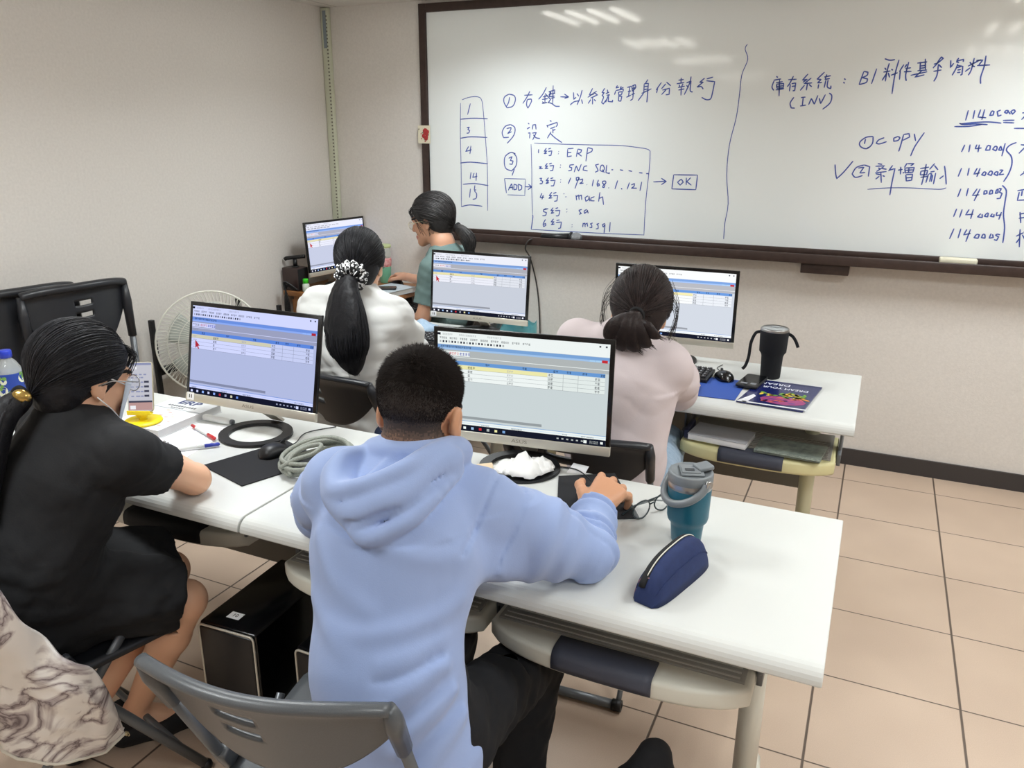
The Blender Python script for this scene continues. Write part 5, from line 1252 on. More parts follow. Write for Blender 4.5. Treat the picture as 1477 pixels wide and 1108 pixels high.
s.cut((-1.448, -3.088, .50), (.6, .75, -.25), (-1.41, -3.03, .48), .13); s.cut((-1.61, -2.985, .5), (.2, .95, -.1), (-1.6, -2.93, .48), .12)
eR = Vector(J['elR']); aR = Vector(J['shR']); s.cut(aR.lerp(eR, .50), eR-aR, eR, .14)
s.cut((0, 0, .458), (0, 0, -1), (-1.66, -3.32, .36), .2)
s.band(waves(21, 22, .008)); s.band(waves(22, 48, .003)); s.band(waves(23, 34, .009, (.5, .5, 1.5)), lo=(-2.1, -3.6, .4), hi=(-1.2, -2.9, .72))
s.furniture(J['seat'], .25).build('dress', M['blk_cloth'], w1, base)
shoes(J, M['blackm'], w1, base)
combed(J['head'], H, (0, -.112, -.045), M['hair'], w1, base, n=1500, seed=3, grow=1.04)
tie = Vector(P(0, -.118, -.048))
tail([tie, tie+Vector((-.012, -.050, -.03)), tie+Vector((-.02, -.095, -.12)), tie+Vector((-.03, -.125, -.23)), tie+Vector((-.035, -.145, -.33))], [.018, .036, .050, .050, .030], ((.45, .85, .25), .5), M['hair'], w1, base, 520, 4)
cl = MB(); c0 = tie+Vector((.0, -.012, .004))-Vector(base)
cl.ball(c0+Vector((.014, -.008, .006)), (.020, .010, .015), 16, rot=(R(-20), R(20), R(35))); cl.tube([c0+Vector((.022*math.cos(a), -.006+.006*math.sin(a), .020*math.sin(a))) for a in [k*.314 for k in range(20)]], .006, 8, closed=True, mi=1)
cl.build('hair_clip', [mat('gold', (196, 166, 96), 0.25, 0.9), M['blackm']], w1)
glasses(P, base, w1, M['steel'], M['lens'])
mk = MB(); rows = []
for i in range(13):
    a = R(-72+144*i/12); rows.append([Vector(P(.066*math.sin(a), .046+.060*math.cos(a)*(.85+.15*math.cos(3*v)), .002-.104*v-.0*v))-Vector(base)+Vector((0, 0, 0)) for v in [j/9 for j in range(10)]])
mk.sheet(rows, th=.0015)
for sx in (-1, 1):
    for z0, z1 in ((-.006, .016), (-.088, -.034)):
        mk.tube([Vector(P(sx*.063, .064, z0))-Vector(base), Vector(P(sx*.076, .03, (z0+z1)/2))-Vector(base), Vector(P(sx*.082, -.010, z1))-Vector(base)], .0014, 5, mi=1)
mk.build('face_mask', [mat('mask_blue', (206, 218, 234), 0.8), M['paper']], w1)
br = MB(); wv = Vector(J['wrR'])-Vector(base); dr = (Vector(J['wrR'])-Vector(J['elR'])).normalized(); x, y, z = frame(dr)
for k in range(18):
    a = k*.349; br.ball(wv+x*(.030*math.cos(a))+y*(.030*math.sin(a))-dr*.012, .0042, 8)
br.build('bracelet', M['steel'], w1)

# ================================================================= the woman in white
M['wht_cloth'] = mat('white_shirt', (216, 217, 215), 0.85, bump=(280, 0.25, 0.001)); M['denim'] = mat('dark_denim', (36, 46, 74), 0.85, var=(60, (70, 84, 116), 0.9), bump=(500, 0.3))
H = hframe(R(22), R(-16), R(0))
J = dict(seat=(-1.66, -1.87), H=H, fwd=(.05, .95, -.25), head=(-1.715, -1.885, 1.135), neck=(-1.705, -1.945, 1.025), chest=(-1.70, -1.975, .88), waist=(-1.67, -2.01, .70), pelvis=(-1.66, -1.985, .54),
         shL=(-1.845, -1.97, .975), shR=(-1.565, -1.915, .955), elL=(-1.93, -1.79, .80), elR=(-1.59, -1.745, .79), wrL=(-1.82, -1.60, .765), wrR=(-1.73, -1.575, .765),
         hipL=(-1.75, -1.96, .535), hipR=(-1.575, -1.955, .535), knL=(-1.77, -1.56, .435), knR=(-1.56, -1.56, .435), anL=(-1.77, -1.62, .09), anR=(-1.56, -1.62, .09), toL=(-1.77, -1.47, .025), toR=(-1.56, -1.47, .025),
         handR_d=(-.3, .9, 0), handR_u=(0, 0, 1), hkR=dict(curl=(20, 25, 15), sc=.9), handL_d=(.1, 1, 0), handL_u=(0, 0, 1), hkL=dict(curl=(20, 25, 15), sc=.9))
w2, base, P = body(J, M['skin'], 'woman in a white shirt with long black hair in a patterned scrunchie, seen from behind', h=.0055, fem=True)
s = SDF((-2.05, -2.22, .48), (-1.40, -1.52, 1.10), .0055)
fw2 = (.03, .95, -.25)
s.path([(-1.685, -2.0, .60), (-1.690, -2.0, .70), (-1.71, -1.975, .88), (-1.705, -1.95, .965)], [.140, .132, .148, .112], k=.05, flat=(fw2, .74))
s.cone(J['shL'], J['shR'], .062, k=.06); s.cone((-1.705, -1.955, .98), (-1.708, -1.935, 1.035), .078, .062, k=.03)
for S_ in 'LR':
    a, e, w_ = Vector(J['sh'+S_]), Vector(J['el'+S_]), Vector(J['wr'+S_]); s.path([a, a.lerp(e, .5), e], [.060, .058, .054], k=.035); s.cone(e, e.lerp(w_, .9), .052, .044, k=.03); s.band(bellows(e, w_, .04, .005, .12, .1, .95, (.2, .1, .3)))
s.cut((0, 0, .545), (0, 0, -1)); s.cut((0, 0, .733), (0, 0, -1), (-1.70, -1.62, .76), .13)
s.band(waves(31, 15, .014, (1, 1, 1), 4)); s.band(waves(34, 30, .008, (1, .5, .9), 3)); s.band(waves(32, 28, .012, (.7, .7, 1.3), 3), lo=(-2.1, -2.3, .4), hi=(-1.3, -1.8, .78))
s.furniture(J['seat'], J.get('low', .30)).build('shirt', M['wht_cloth'], w2, base)
s = SDF((-1.98, -2.22, .0), (-1.40, -1.44, .72), .007)
legs_prims(s, J, .088, .07, .052, (0, 1, 0), pel=.130); s.band(waves(33, 30, .006)); s.cut((0, 0, .457), (0, 0, -1), (-1.66, -2.0, .38), .14)
s.furniture(J['seat'], J.get('low', .30)).build('jeans', M['denim'], w2, base); shoes(J, M['blackm'], w2, base, .007)
combed(J['head'], H, (0, -.112, -.045), M['hair'], w2, base, n=1500, seed=6, fringe=True, grow=1.06, low=-.10)
tie = Vector(P(0, -.124, -.048))
tail([tie, tie+Vector((.0, -.035, -.05)), tie+Vector((.010, -.065, -.14)), tie+Vector((.020, -.085, -.24)), tie+Vector((.028, -.085, -.315))], [.026, .056, .096, .100, .040], ((.2, 1, .15), .40), M['hair'], w2, base, 800, 7)
sc_ = MB(); rg = random.Random(2); rows = []
mats_s = [M['blackm'], M['paper']]
ax_ = (Vector(P(0, -.16, -.06))-Vector(P(0, -.1, -.02))).normalized(); x, y, z = frame(ax_)
for i in range(110):
    a = 2*math.pi*i/110; cc = tie+ax_*.014+(x*math.cos(a)+y*math.sin(a))*.033-Vector(base); er = (x*math.cos(a)+y*math.sin(a)); rr_ = .024*(1+.16*math.sin(a*11)+.1*math.sin(a*19))
    rows.append([cc+er*(rr_*math.cos(b))+ax_*(rr_*1.05*math.sin(b)) for b in [k*.2856 for k in range(22)]])
rows.append(rows[0]); sc_.sheet(rows, closed_u=True)
sc_.bm.faces.ensure_lookup_table()
so = sc_.build('scrunchie', mats_s, w2)
from mathutils import noise as mnoise
for p in so.data.polygons: p.material_index = 1 if mnoise.noise(p.center*150) > .10 else 0
glasses(P, base, w2, mat('rim_brown', (60, 48, 42), .4), M['lens'])

# ================================================================= the woman in pink
M['pink_cloth'] = mat('pale_pink_shirt', (206, 194, 196), 0.85, bump=(260, 0.25, 0.001)); M['ldenim'] = mat('light_denim', (160, 180, 198), 0.85, var=(80, (134, 156, 178), 0.9), bump=(500, 0.3))
H = hframe(R(13), R(-30), R(4))
J = dict(seat=(-.715, -2.085), H=H, fwd=(.05, .92, -.35), head=(-.640, -1.935, 1.070), neck=(-.660, -2.005, 1.000), chest=(-.66, -2.04, .85), waist=(-.62, -2.10, .68), pelvis=(-.61, -2.08, .54),
         shL=(-.815, -2.00, .965), shR=(-.535, -1.985, .925), elL=(-.905, -1.83, .80), elR=(-.545, -1.775, .790), wrL=(-.80, -1.63, .765), wrR=(-.572, -1.650, .766),
         hipL=(-.70, -2.05, .535), hipR=(-.545, -2.04, .540), knL=(-.79, -1.66, .435), knR=(-.618, -1.580, .505), anL=(-.74, -1.66, .09), anR=(-.61, -1.64, .09), toL=(-.74, -1.51, .025), toR=(-.60, -1.49, .025),
         handR_d=(.22, .95, -.05), handR_u=(.1, 0, 1), hkR=dict(curl=(10, 15, 10), sc=.92), handL_d=(.3, .9, 0), handL_u=(0, 0, 1), hkL=dict(curl=(20, 25, 15), sc=.9))
w3, base, P = body(J, M['skin'], 'woman in a pale pink shirt with a short dark ponytail, bent over the right desk', h=.0055, fem=True)
s = SDF((-1.05, -2.36, .44), (-.38, -1.55, 1.08), .0055)
fw3 = (.03, .93, -.3)
s.path([(-.640, -2.10, .55), (-.650, -2.10, .68), (-.665, -2.045, .85), (-.66, -2.0, .935)], [.150, .140, .154, .116], k=.05, flat=(fw3, .74))
s.cone(J['shL'], J['shR'], .066, k=.06); s.cone((-.66, -2.01, .95), (-.658, -1.99, 1.0), .082, .066, k=.03)
for S_ in 'LR':
    a, e, w_ = Vector(J['sh'+S_]), Vector(J['el'+S_]), Vector(J['wr'+S_]); s.path([a, a.lerp(e, .5), e], [.070, .070, .064], k=.04); s.cone(e, e.lerp(w_, .88), .062, .050, k=.03); s.band(bellows(e, w_, .04, .005, .12, .1, .95, (.2, .1, .3)))
s.cut((0, 0, .733), (0, 0, -1), (-.60, -1.66, .76), .12); s.cut((0, 0, .733), (0, 0, -1), (-.83, -1.68, .76), .14)
s.cut((0, 0, .478), (0, 0, -1))
s.band(waves(41, 13, .010, (1, 1, 1), 4)); s.band(waves(42, 24, .008, (.5, .5, 1.1), 2), lo=(-1.1, -2.4, .4), hi=(-.3, -1.9, .86))
s.furniture(J['seat'], J.get('low', .30)).build('shirt', M['pink_cloth'], w3, base)
s = SDF((-.92, -2.28, .0), (-.38, -1.50, .70), .007)
legs_prims(s, J, .088, .072, .054, (0, 1, 0), pel=.130); s.band(waves(43, 30, .006)); s.cut((0, 0, .457), (0, 0, -1), (-.62, -2.1, .38), .14)
s.furniture(J['seat'], J.get('low', .30)).build('jeans', M['ldenim'], w3, base); shoes(J, M['blackm'], w3, base, .007)
combed(J['head'], H, (.0, -.118, -.042), M['hairb'], w3, base, n=2200, seed=9, grow=1.13, low=-.10)
tie = Vector(P(.0, -.128, -.048))
for k_, (ex, ez, r_, nn_) in enumerate(((-.055, -.070, .030, 260), (-.030, -.085, .030, 260), (.002, -.086, .026, 220), (.034, -.074, .020, 160), (.062, -.048, .012, 90))):
    tail([tie, tie+Vector((ex*.25, -.030, -.012)), tie+Vector((ex*.75, -.048, ez*.45)), tie+Vector((ex*1.02, -.046, ez*.85)), tie+Vector((ex*1.0+.012*(ex > 0), -.040, ez))], [.012, r_*.8, r_, r_*.9, r_*.35], ((0, 1, .3), .6), M['hairb'], w3, base, nn_, 10+k_, name='hair_lock', tipspread=1.2)
mb = MB(); rg = random.Random(77)
for k in range(46):
    sx = rg.choice([-1, 1]); z0 = rg.uniform(-.02, .05)
    c_ = [P(sx*.085, -.03+rg.uniform(-.03, .03), z0+.05), P(sx*(.104+rg.uniform(0, .012)), -.03+rg.uniform(-.03, .03), z0), P(sx*(.098+rg.uniform(0, .018)), -.02+rg.uniform(-.03, .03), z0-.06), P(sx*(.082+rg.uniform(0, .02)), -.02+rg.uniform(-.04, .03), z0-.11)]
    mb.tube([Vector(q)-Vector(base) for q in catmull(c_, 5)], .0005, 3, caps=False)
mb.build('loose_hairs', M['hairb'], w3)
MB().tube([tie-Vector(base)+Vector((.020*math.cos(a), -.006, .020*math.sin(a))) for a in [k*.314 for k in range(20)]], .0055, 8, closed=True).build('hair_tie', M['blackm'], w3)

# ================================================================= the teacher
M['green_cloth'] = mat('grey_green_shirt', (98, 120, 118), 0.85, bump=(260, 0.25, 0.001))
H = hframe(R(96), R(-12), R(0))
J = dict(seat=(-1.95, -.775), H=H, fwd=(-.97, -.05, -.2), head=(-2.065, -.765, 1.180), neck=(-1.995, -.775, 1.065), chest=(-1.965, -.775, .90), waist=(-1.93, -.775, .70), pelvis=(-1.92, -.775, .54),
         shR=(-1.980, -.615, .965), shL=(-1.960, -.930, .958), elR=(-2.20, -.54, .805), elL=(-2.00, -.985, .725), wrR=(-2.465, -.380, .800), wrL=(-2.19, -.895, .66),
         hipR=(-1.93, -.69, .535), hipL=(-1.93, -.86, .535), knR=(-2.33, -.66, .50), knL=(-2.33, -.86, .50), anR=(-2.26, -.66, .09), anL=(-2.26, -.86, .09), toR=(-2.41, -.66, .025), toL=(-2.41, -.86, .025),
         handR_d=(-.9, .42, .0), handR_u=(0, 0, 1), hkR=dict(curl=(20, 24, 15), spread=8, sc=.95), handL_d=(-.9, .25, -.25), handL_u=(-.2, -.2, 1), hkL=dict(curl=(20, 25, 15), sc=.92))
w4, base, P = body(J, mat('skin_warm', (206, 156, 128), 0.5, sss=0.1, bump=(300, 0.06)), 'teacher with glasses and dark ponytail in a grey-green T-shirt, seen in profile', h=.0055, fem=True)
s = SDF((-2.36, -1.14, .46), (-1.66, -.40, 1.14), .0055)
s.path([(-1.92, -.775, .56), (-1.93, -.775, .70), (-1.963, -.775, .89), (-1.978, -.775, .965)], [.150, .150, .158, .108], k=.05, flat=((-.97, 0, -.2), .76))
s.cone(J['shL'], J['shR'], .058, k=.06); s.cone((-1.980, -.775, .985), (-1.985, -.775, 1.012), .080, .068, k=.03)
for S_ in 'LR':
    a, e = Vector(J['sh'+S_]), Vector(J['el'+S_]); s.cone(a, a.lerp(e, .72), .064, .060, k=.04); s.cut(a.lerp(e, .72), e-a, e, .11)
s.band(waves(51, 24, .008)); s.band(waves(52, 34, .007, (.6, .6, 1.5))); s.cut((0, 0, .50), (0, 0, -1))
s.furniture(J['seat'], J.get('low', .30)).build('t_shirt', M['green_cloth'], w4, base)
s = SDF((-2.5, -1.08, .0), (-1.7, -.45, .70), .007)
legs_prims(s, J, .086, .07, .052, (-1, 0, 0), pel=.130); s.cut((0, 0, .457), (0, 0, -1), (-1.92, -.775, .38), .14)
s.furniture(J['seat'], J.get('low', .30)).build('trousers', mat('grey_trousers', (62, 76, 78), 0.85), w4, base); shoes(J, M['blackm'], w4, base, .007)
combed(J['head'], H, (0, -.116, -.052), M['hairg'], w4, base, n=1400, seed=13, grow=1.10, front=.064, low=-.095, ear=1.3)
tie = Vector(P(0, -.125, -.060))
tail([tie, tie+Vector((.035, -.01, -.018)), tie+Vector((.075, -.015, -.055)), tie+Vector((.082, -.015, -.105))], [.020, .032, .038, .024], ((0, 1, 0), .7), M['hairg'], w4, base, 320, 14)
mb = MB(); rg = random.Random(78)
for k in range(16):
    sx = rg.choice([-1, 1]); x0 = rg.uniform(.052, .074); dx = rg.uniform(-.006, .006)
    c_ = [P(sx*(x0-.02), .062+dx, .082), P(sx*(x0+.004), .062+dx*2, .040), P(sx*(x0+.008), .048+dx*2, -.005), P(sx*(x0+.006), .036+dx*2+rg.uniform(-.01, .006), -.045-rg.uniform(0, .03))]
    mb.tube([Vector(q)-Vector(base) for q in catmull(c_, 5)], .0006, 3, caps=False)
for k in range(20):
    sx = rg.choice([-1, 1]); c_ = [P(sx*.084, -.02+rg.uniform(-.02, .015), -.01), P(sx*.074, -.015+rg.uniform(-.02, .012), -.05), P(sx*.058, -.01+rg.uniform(-.02, .012), -.085-rg.uniform(0, .03))]
    mb.tube([Vector(q)-Vector(base) for q in catmull(c_, 5)], .0009, 3, caps=False)
mb.build('loose_hairs', M['hairg'], w4)
MB().tube([tie-Vector(base)+Vector((.010, .022*math.cos(a), .022*math.sin(a))) for a in [k*.314 for k in range(20)]], .006, 8, closed=True).build('hair_tie', M['blackm'], w4)
glasses(P, base, w4, mat('rim_cream', (214, 206, 176), .35), M['lens'])
folding_chair('folding chair under the teacher at the corner desk', (-1.95, -.775, 0), R(90), M['chairk'], M['steelg'])
# ------------------------------------------------------------ things on the desks
T0 = DH+0.0008
def flatbox(name, label, cat, pts, z, th, m_, bev=0.0008, r=None):
    """thin slab over a quadrilateral of (x, y) corners"""
    b = MB(); c = (sum(p[0] for p in pts)/len(pts), sum(p[1] for p in pts)/len(pts))
    b.prism([(p[0]-c[0], p[1]-c[1]) for p in pts], 0, th, 'xy', bev=bev)
    o = b.build(name, m_, loc=(c[0], c[1], z)); return tag(o, label, cat)

# --- left desk: bottle, book, phone on its stand, papers, pens, mouse
bt = thing('drink_bottle', 'blue-capped clear drink bottle with a blue patterned label on the left desk', 'bottle', (-2.463, -2.765, DH))
clear = mat('clear_plastic', (225, 232, 236), 0.06, alpha=0.35)
MB().lathe([(0, .002), (.036, .002), (.040, .008), (.040, .10), (.0405, .125), (.038, .145), (.026, .168), (.0155, .180), (.0155, .186)], n=36).build('bottle_body', clear, bt)
MB().lathe([(.0405, .030), (.0412, .034), (.0412, .132), (.0405, .136)], n=36).build('label_wrap', mat('label_blue', (40, 70, 158), 0.4), bt)
lb = MB(); rg = random.Random(8)
for k in range(14):
    a = rg.uniform(0, 6.28); z0 = rg.uniform(.045, .122); r_ = rg.choice([.011, .016, .008])
    P_ = [(.0417*math.cos(a+r_/.0417*math.cos(t)), .0417*math.sin(a+r_/.0417*math.cos(t)), z0+r_*math.sin(t)) for t in [i*.524 for i in range(12)]]
    lb.faces([Vector(p) for p in P_], [tuple(range(12))], 0, False)
    for q in range(3):
        aa = a+rg.uniform(-.2, .2); P_ = [(.0419*math.cos(aa+.1*math.cos(t)), .0419*math.sin(aa+.1*math.cos(t)), z0+r_*.9+.006*math.sin(t)) for t in [i*.785 for i in range(8)]]
        lb.faces([Vector(p) for p in P_], [tuple(range(8))], 1, False)
lb.build('fruit_print', [mat('fruit_cream', (226, 230, 206), .4), mat('leaf_green', (120, 168, 84), .4)], bt)
MB().lathe([(0, .207), (.0165, .207), (.0185, .204), (.0185, .184), (.017, .183)], n=32).build('cap', mat('cap_blue', (38, 62, 190), 0.35), bt)
MB().lathe([(0, .006), (.035, .006), (.037, .012), (.037, .12), (0, .12)], n=28).build('drink', mat('juice', (222, 226, 196), .2), bt)

bk = thing('textbook', 'thick white softcover textbook titled ERP lying under the yellow phone stand', 'book', (-1.953, -2.615, T0), R(1.5))
bw, bd, bh = .190, .262, .026
MB().box((0, 0, bh/2), (bw-.004, bd-.006, bh-.003)).build('pages', mat('page_edge', (206, 206, 206), .8), bk)
cv = MB(); cv.box((0, 0, bh-.0006), (bw, bd, .0014), bev=.0004); cv.box((0, 0, .0007), (bw, bd, .0014)); cv.box((-bw/2, 0, bh/2), (.0014, bd, bh)); cv.build('cover', mat('cover_white', (238, 240, 242), .35), bk)
pr_ = MB(); zc_ = bh+.0003
pr_.box((0, .035, zc_), (bw, .003, .0004), mi=0)
rg = random.Random(12)
for k in range(11): pr_.box((-.055+k*.0105, .062, zc_), (.007, .009, .0004), mi=1)
for k in range(5): pr_.box((-.03+k*.011, .046, zc_), (.008, .006, .0004), mi=1)
for k in range(16): pr_.box((rg.uniform(-.07, .07), rg.uniform(-.11, .02), zc_), (rg.uniform(.006, .022), .005, .0004), mi=rg.choice([2, 2, 1, 3]))
pr_.build('cover_print', [mat('print_grey', (150, 160, 172), .5), mat('print_dark', (96, 100, 108), .5), mat('print_rose', (206, 160, 156), .5), mat('print_ochre', (206, 190, 150), .5)], bk)
text_mesh('ERP', .044, mat('print_blue', (58, 72, 120), .5), 'title', bk, basis((-.002, .096, bh+.0006), (1, 0, 0), (0, 1, 0)), .0002, sx=1.2, off=.0010)

yel = mat('stand_yellow', (238, 214, 24), .4)
ps = thing('phone_stand', 'bright yellow round phone stand standing on the textbook', 'phone stand', (-1.952, -2.708, T0+bh+.0010), R(24))
MB().lathe([(0, 0), (.052, 0), (.055, .003), (.053, .007), (.02, .009), (0, .009)], n=36).build('base', yel, ps)
MB().cyl((0, 0, .008), (0, -.004, .028), .012, .009).box((0, -.004, .022), (.03, .016, .014), bev=.003).build('stem', yel, ps)
cr_ = MB(); cr_.box((0, -.012, .0315), (.07, .024, .005), bev=.0015); cr_.box((0, -.0225, .037), (.07, .003, .012), bev=.001); cr_.box((0, .012, .06), (.045, .005, .055), rot=(R(-20), 0, 0), bev=.002); cr_.build('cradle', yel, ps)
ph = thing('smartphone', 'smartphone showing a photo of the whiteboard, propped on the yellow stand', 'phone', (-1.945, -2.716, T0+bh+.037), R(30))
Rp = Euler((R(-16), 0, 0)).to_matrix(); pw, phh = .074, .150
pc = MB(); pc.prism(rrect(pw, phh, .009), -.004, .004, 'xz', bev=.0015, org=Rp @ Vector((0, 0, phh/2)), rot=Rp, smooth=True); po = pc.build('case', mat('case_tan', (176, 168, 140), .35), ph)
sc2 = MB(); sc2.prism(rrect(pw-.004, phh-.004, .008), -.0046, -.0041, 'xz', org=Rp @ Vector((0, 0, phh/2)), rot=Rp); so2 = sc2.build('screen', emit('phone_screen', (196, 196, 206), .9), ph)
ui = MB()
def uq(x0, z0, x1, z1, mi): ui.faces([Rp @ Vector((x, -.0048-.0001*(mi > 1), z)) for x, z in ((x0, z0), (x1, z0), (x1, z1), (x0, z1))], [(0, 1, 2, 3)], mi, False)
uq(-.034, .005, .034, .028, 0); uq(-.030, .008, -.014, .019, 2); uq(-.034, .028, .034, .0335, 1)
uq(-.016, .128, -.008, .136, 2); uq(-.034, .140, .034, .147, 3)
for r_ in range(5):
    for q in range(3): uq(-.026+q*.014, .045+r_*.014, -.018+q*.014+.004*(q % 2), .049+r_*.014, 3)
    if r_ < 4: uq(.012, .045+r_*.014, .026, .051+r_*.014, 1)
for q in range(4): uq(-.028+q*.013, .110, -.020+q*.013, .114, 3)
ui.build('picture', [emit('ph_rose', (198, 160, 156), .8), emit('ph_dark', (70, 72, 90), .8), emit('ph_white', (240, 240, 244), .9), emit('ph_blue', (150, 156, 190), .8)], so2, weld=False)

sh_ = flatbox('paper_sheet', 'white handwritten sheet of notes under the pens on the left desk', 'paper', [(-1.852, -2.803), (-1.670, -2.838), (-1.718, -2.560), (-1.849, -2.594)], T0-.0005, .0010, M['paper'], bev=0)
nt_ = MB(); rg = random.Random(14)
for r_ in range(16):
    y0 = -.095+r_*.0120; x = -.070+rg.uniform(0, .01); xe = .05+.002*(r_ % 3)
    while x < xe:
        l = rg.uniform(.006, .02); mi = 1 if (r_ in (4, 5, 6) and rg.random() < .5) else 0
        nt_.tube([(x, y0+rg.uniform(-.002, .002), .0011), (x+l*.5, y0+rg.uniform(-.003, .004), .0011), (x+l, y0+rg.uniform(-.002, .002), .0011)], .0005, 4, mi=mi); x += l+rg.uniform(.002, .008)
nt_.build('ink_notes', [mat('note_ink', (150, 156, 196), .7), mat('note_red', (214, 150, 160), .7)], sh_)
def pen(name, label, a, b, body_m, tip_m, cap_end, r=.0048):
    a, b = Vector(a), Vector(b); d = b-a; L = d.length; t = thing(name, label, 'pen', a, math.atan2(d.y, d.x))
    MB().lathe([(0, 0), (r*.9, 0), (r, .002), (r, L*.72), (0, L*.72)], axis=(1, 0, 0), n=14).build('barrel', body_m, t)
    MB().lathe([(0, L*.70), (r*1.15, L*.70), (r*1.15, L*.97), (r*.5, L), (0, L)], axis=(1, 0, 0), n=14).build('cap', tip_m, t)
    MB().lathe([(0, -.001), (r*1.02, -.001), (r*1.02, L*.17), (0, L*.17)], axis=(1, 0, 0), n=14).build('end_plug', cap_end, t)
pen('ballpoint_pen', 'red-capped white pen lying across the sheet of notes', (-1.835, -2.632, T0+.0080), (-1.690, -2.686, T0+.0080), M['white'], M['red'], M['red'])
pen('ballpoint_pen', 'blue-capped white pen lying at the lower edge of the notes', (-1.742, -2.812, T0+.0080), (-1.648, -2.71, T0+.0080), M['white'], M['blue'], M['blue'])
tb = thing('correction_tape', 'white roller pen lying at the far edge of the notes', 'correction tape', (-1.796, -2.566, T0+.0125), 0)
MB().lathe([(0, -.058), (.008, -.058), (.0105, -.05), (.0105, .04), (.006, .055), (0, .055)], axis=(1, 0, 0), n=18).build('barrel', M['white'], tb)
MB().lathe([(0, .054), (.0085, .054), (.0085, .062), (0, .062)], axis=(1, 0, 0), n=16).build('tip', M['steelg'], tb)

padm = mat('mouse_pad_cloth', (27, 28, 32), .9, bump=(900, .3))
flatbox('mouse_pad', 'black mouse pad under the mouse beside the woman in black', 'mouse pad', [(-1.588, -2.838), (-1.398, -2.893), (-1.312, -2.662), (-1.500, -2.596)], T0, .003, padm)
flatbox('mouse_pad', 'black mouse pad under the hand of the man in blue', 'mouse pad', [(-.686, -2.488), (-.597, -2.726), (-.424, -2.630), (-.556, -2.406)], T0+.0012, .0022, padm)
def mouse(label, loc, rz, m_, cord=None, logo=False):
    t = thing('computer_mouse', label, 'mouse', loc, rz)
    rows = []
    for i in range(13):
        v = i/12; y = -.052+.104*v; w_ = .031*math.sqrt(max(0, 1-abs(2*v-1)**3.2))*(1-.06*v)+.0004; h_ = .036*(math.sin(math.pi*min(1, .12+v*.86))**.6)*(1.02-.25*v)
        h_ = max(.0006, h_*math.sqrt(max(0, 1-abs(2*v-1)**6)))
        rows.append([(w_*math.sin(a), y, .001+h_*max(0, math.cos(a))**.7) for a in [R(-90+180*k/14) for k in range(15)]])
    b = MB(); b.sheet(rows); b.sheet([[r[0] for r in rows], [r[-1] for r in rows]]); b.build('shell', m_, t)
    w__ = MB(); w__.cyl((-.003, .026, .026), (.003, .026, .026), .008); w__.build('scroll_wheel', M['black'], t)
    if cord:
        Mx = Matrix.Rotation(-rz, 3, 'Z'); pts = [Mx @ (Vector(p)-Vector(loc)) for p in cord]
        MB().tube(catmull([(0, .05, .010)]+pts, 6), .0017, 6).build('cord', M['black'], t)
    return t
mouse('black mouse on the mouse pad beside the woman in black', (-1.462, -2.690, T0+.0032), R(-14), M['black'], [(-1.462, -2.60, T0+.006), (-1.49, -2.52, T0+.003), (-1.44, -2.44, T0+.003)])
mouse('dark teal mouse held by the man in the blue hoodie', (-.560, -2.585, T0+.0032), R(14), mat('mouse_teal', (70, 96, 98), .3), [(-.60, -2.49, T0+.012), (-.66, -2.43, T0+.004), (-.73, -2.435, T0+.003)])
mouse('black mouse beside the phone and keyboard on the right desk', (-.452, -1.405, T0+.0022), R(30), M['blackg'], [(-.46, -1.34, T0+.004), (-.50, -1.28, T0+.003), (-.49, -1.22, T0+.003)])
mouse('black mouse under the teacher’s hand on the wooden desk', (-2.585, -.315, .7305), R(75), M['black'])

# --- cable coil beside the hooded man
co_ = MB(); rg = random.Random(6)
for k in range(5):
    cx_, cy_ = -1.305+rg.uniform(-.012, .012), -2.70+rg.uniform(-.012, .012); ra, rb_ = rg.uniform(.070, .085), rg.uniform(.095, .118)
    pts = [(cx_+ra*math.cos(a), cy_+rb_*math.sin(a), T0+.0150+.011*k*.55+.004*math.sin(2*a+k)) for a in [i*.2618 for i in range(24)]]
    co_.tube(pts, .0062, 8, closed=True)
co_.tube(catmull([(-1.34, -2.81, T0+.03), (-1.31, -2.79, T0+.05), (-1.285, -2.74, T0+.055), (-1.30, -2.69, T0+.058), (-1.33, -2.72, T0+.056), (-1.335, -2.78, T0+.045), (-1.30, -2.82, T0+.02)], 6), .0062, 8)
tag(co_.build('cable_coil', mat('braided_grey', (158, 162, 152), .7, var=(300, (120, 124, 116), .9), bump=(700, .6))), 'coiled grey braided cable lying at the left elbow of the man in blue', 'cable')

# --- beside the big monitor: tissues, receipt, folded note
ti = MB(); rg = random.Random(21)
for (cx_, cy_, s_, h_) in ((-.775, -2.512, .055, .045), (-.815, -2.525, .040, .03), (-.745, -2.485, .040, .035)):
    rows = []
    for i in range(11):
        row = []
        for j in range(11):
            u, v = i/5-1, j/5-1; d_ = max(abs(u), abs(v))
            row.append((cx_+s_*u*(1-.2*v*v)+rg.uniform(-.004, .004), cy_+s_*v*(1-.25*u*u)+rg.uniform(-.004, .004), T0+.012+h_*(1-d_)**.8*(.6+.6*rg.random())+.004*rg.random()))
        rows.append(row)
    ti.sheet(rows, th=.0012)
tag(ti.build('crumpled_tissue', mat('tissue_white', (240, 240, 238), .9)), 'crumpled white tissues lying in the ring base of the front monitor', 'tissue')
flatbox('receipt', 'small cream folded receipt poking out beside the crumpled tissues', 'receipt', [(-.905, -2.535), (-.868, -2.585), (-.838, -2.560), (-.872, -2.508)], T0+.0125, .002, mat('receipt_cream', (222, 200, 168), .8), bev=0)
flatbox('paper_note', 'white slip of paper behind the front monitor base', 'paper', [(-.682, -2.385), (-.676, -2.455), (-.628, -2.445), (-.635, -2.390)], T0, .001, M['paper'], bev=0)

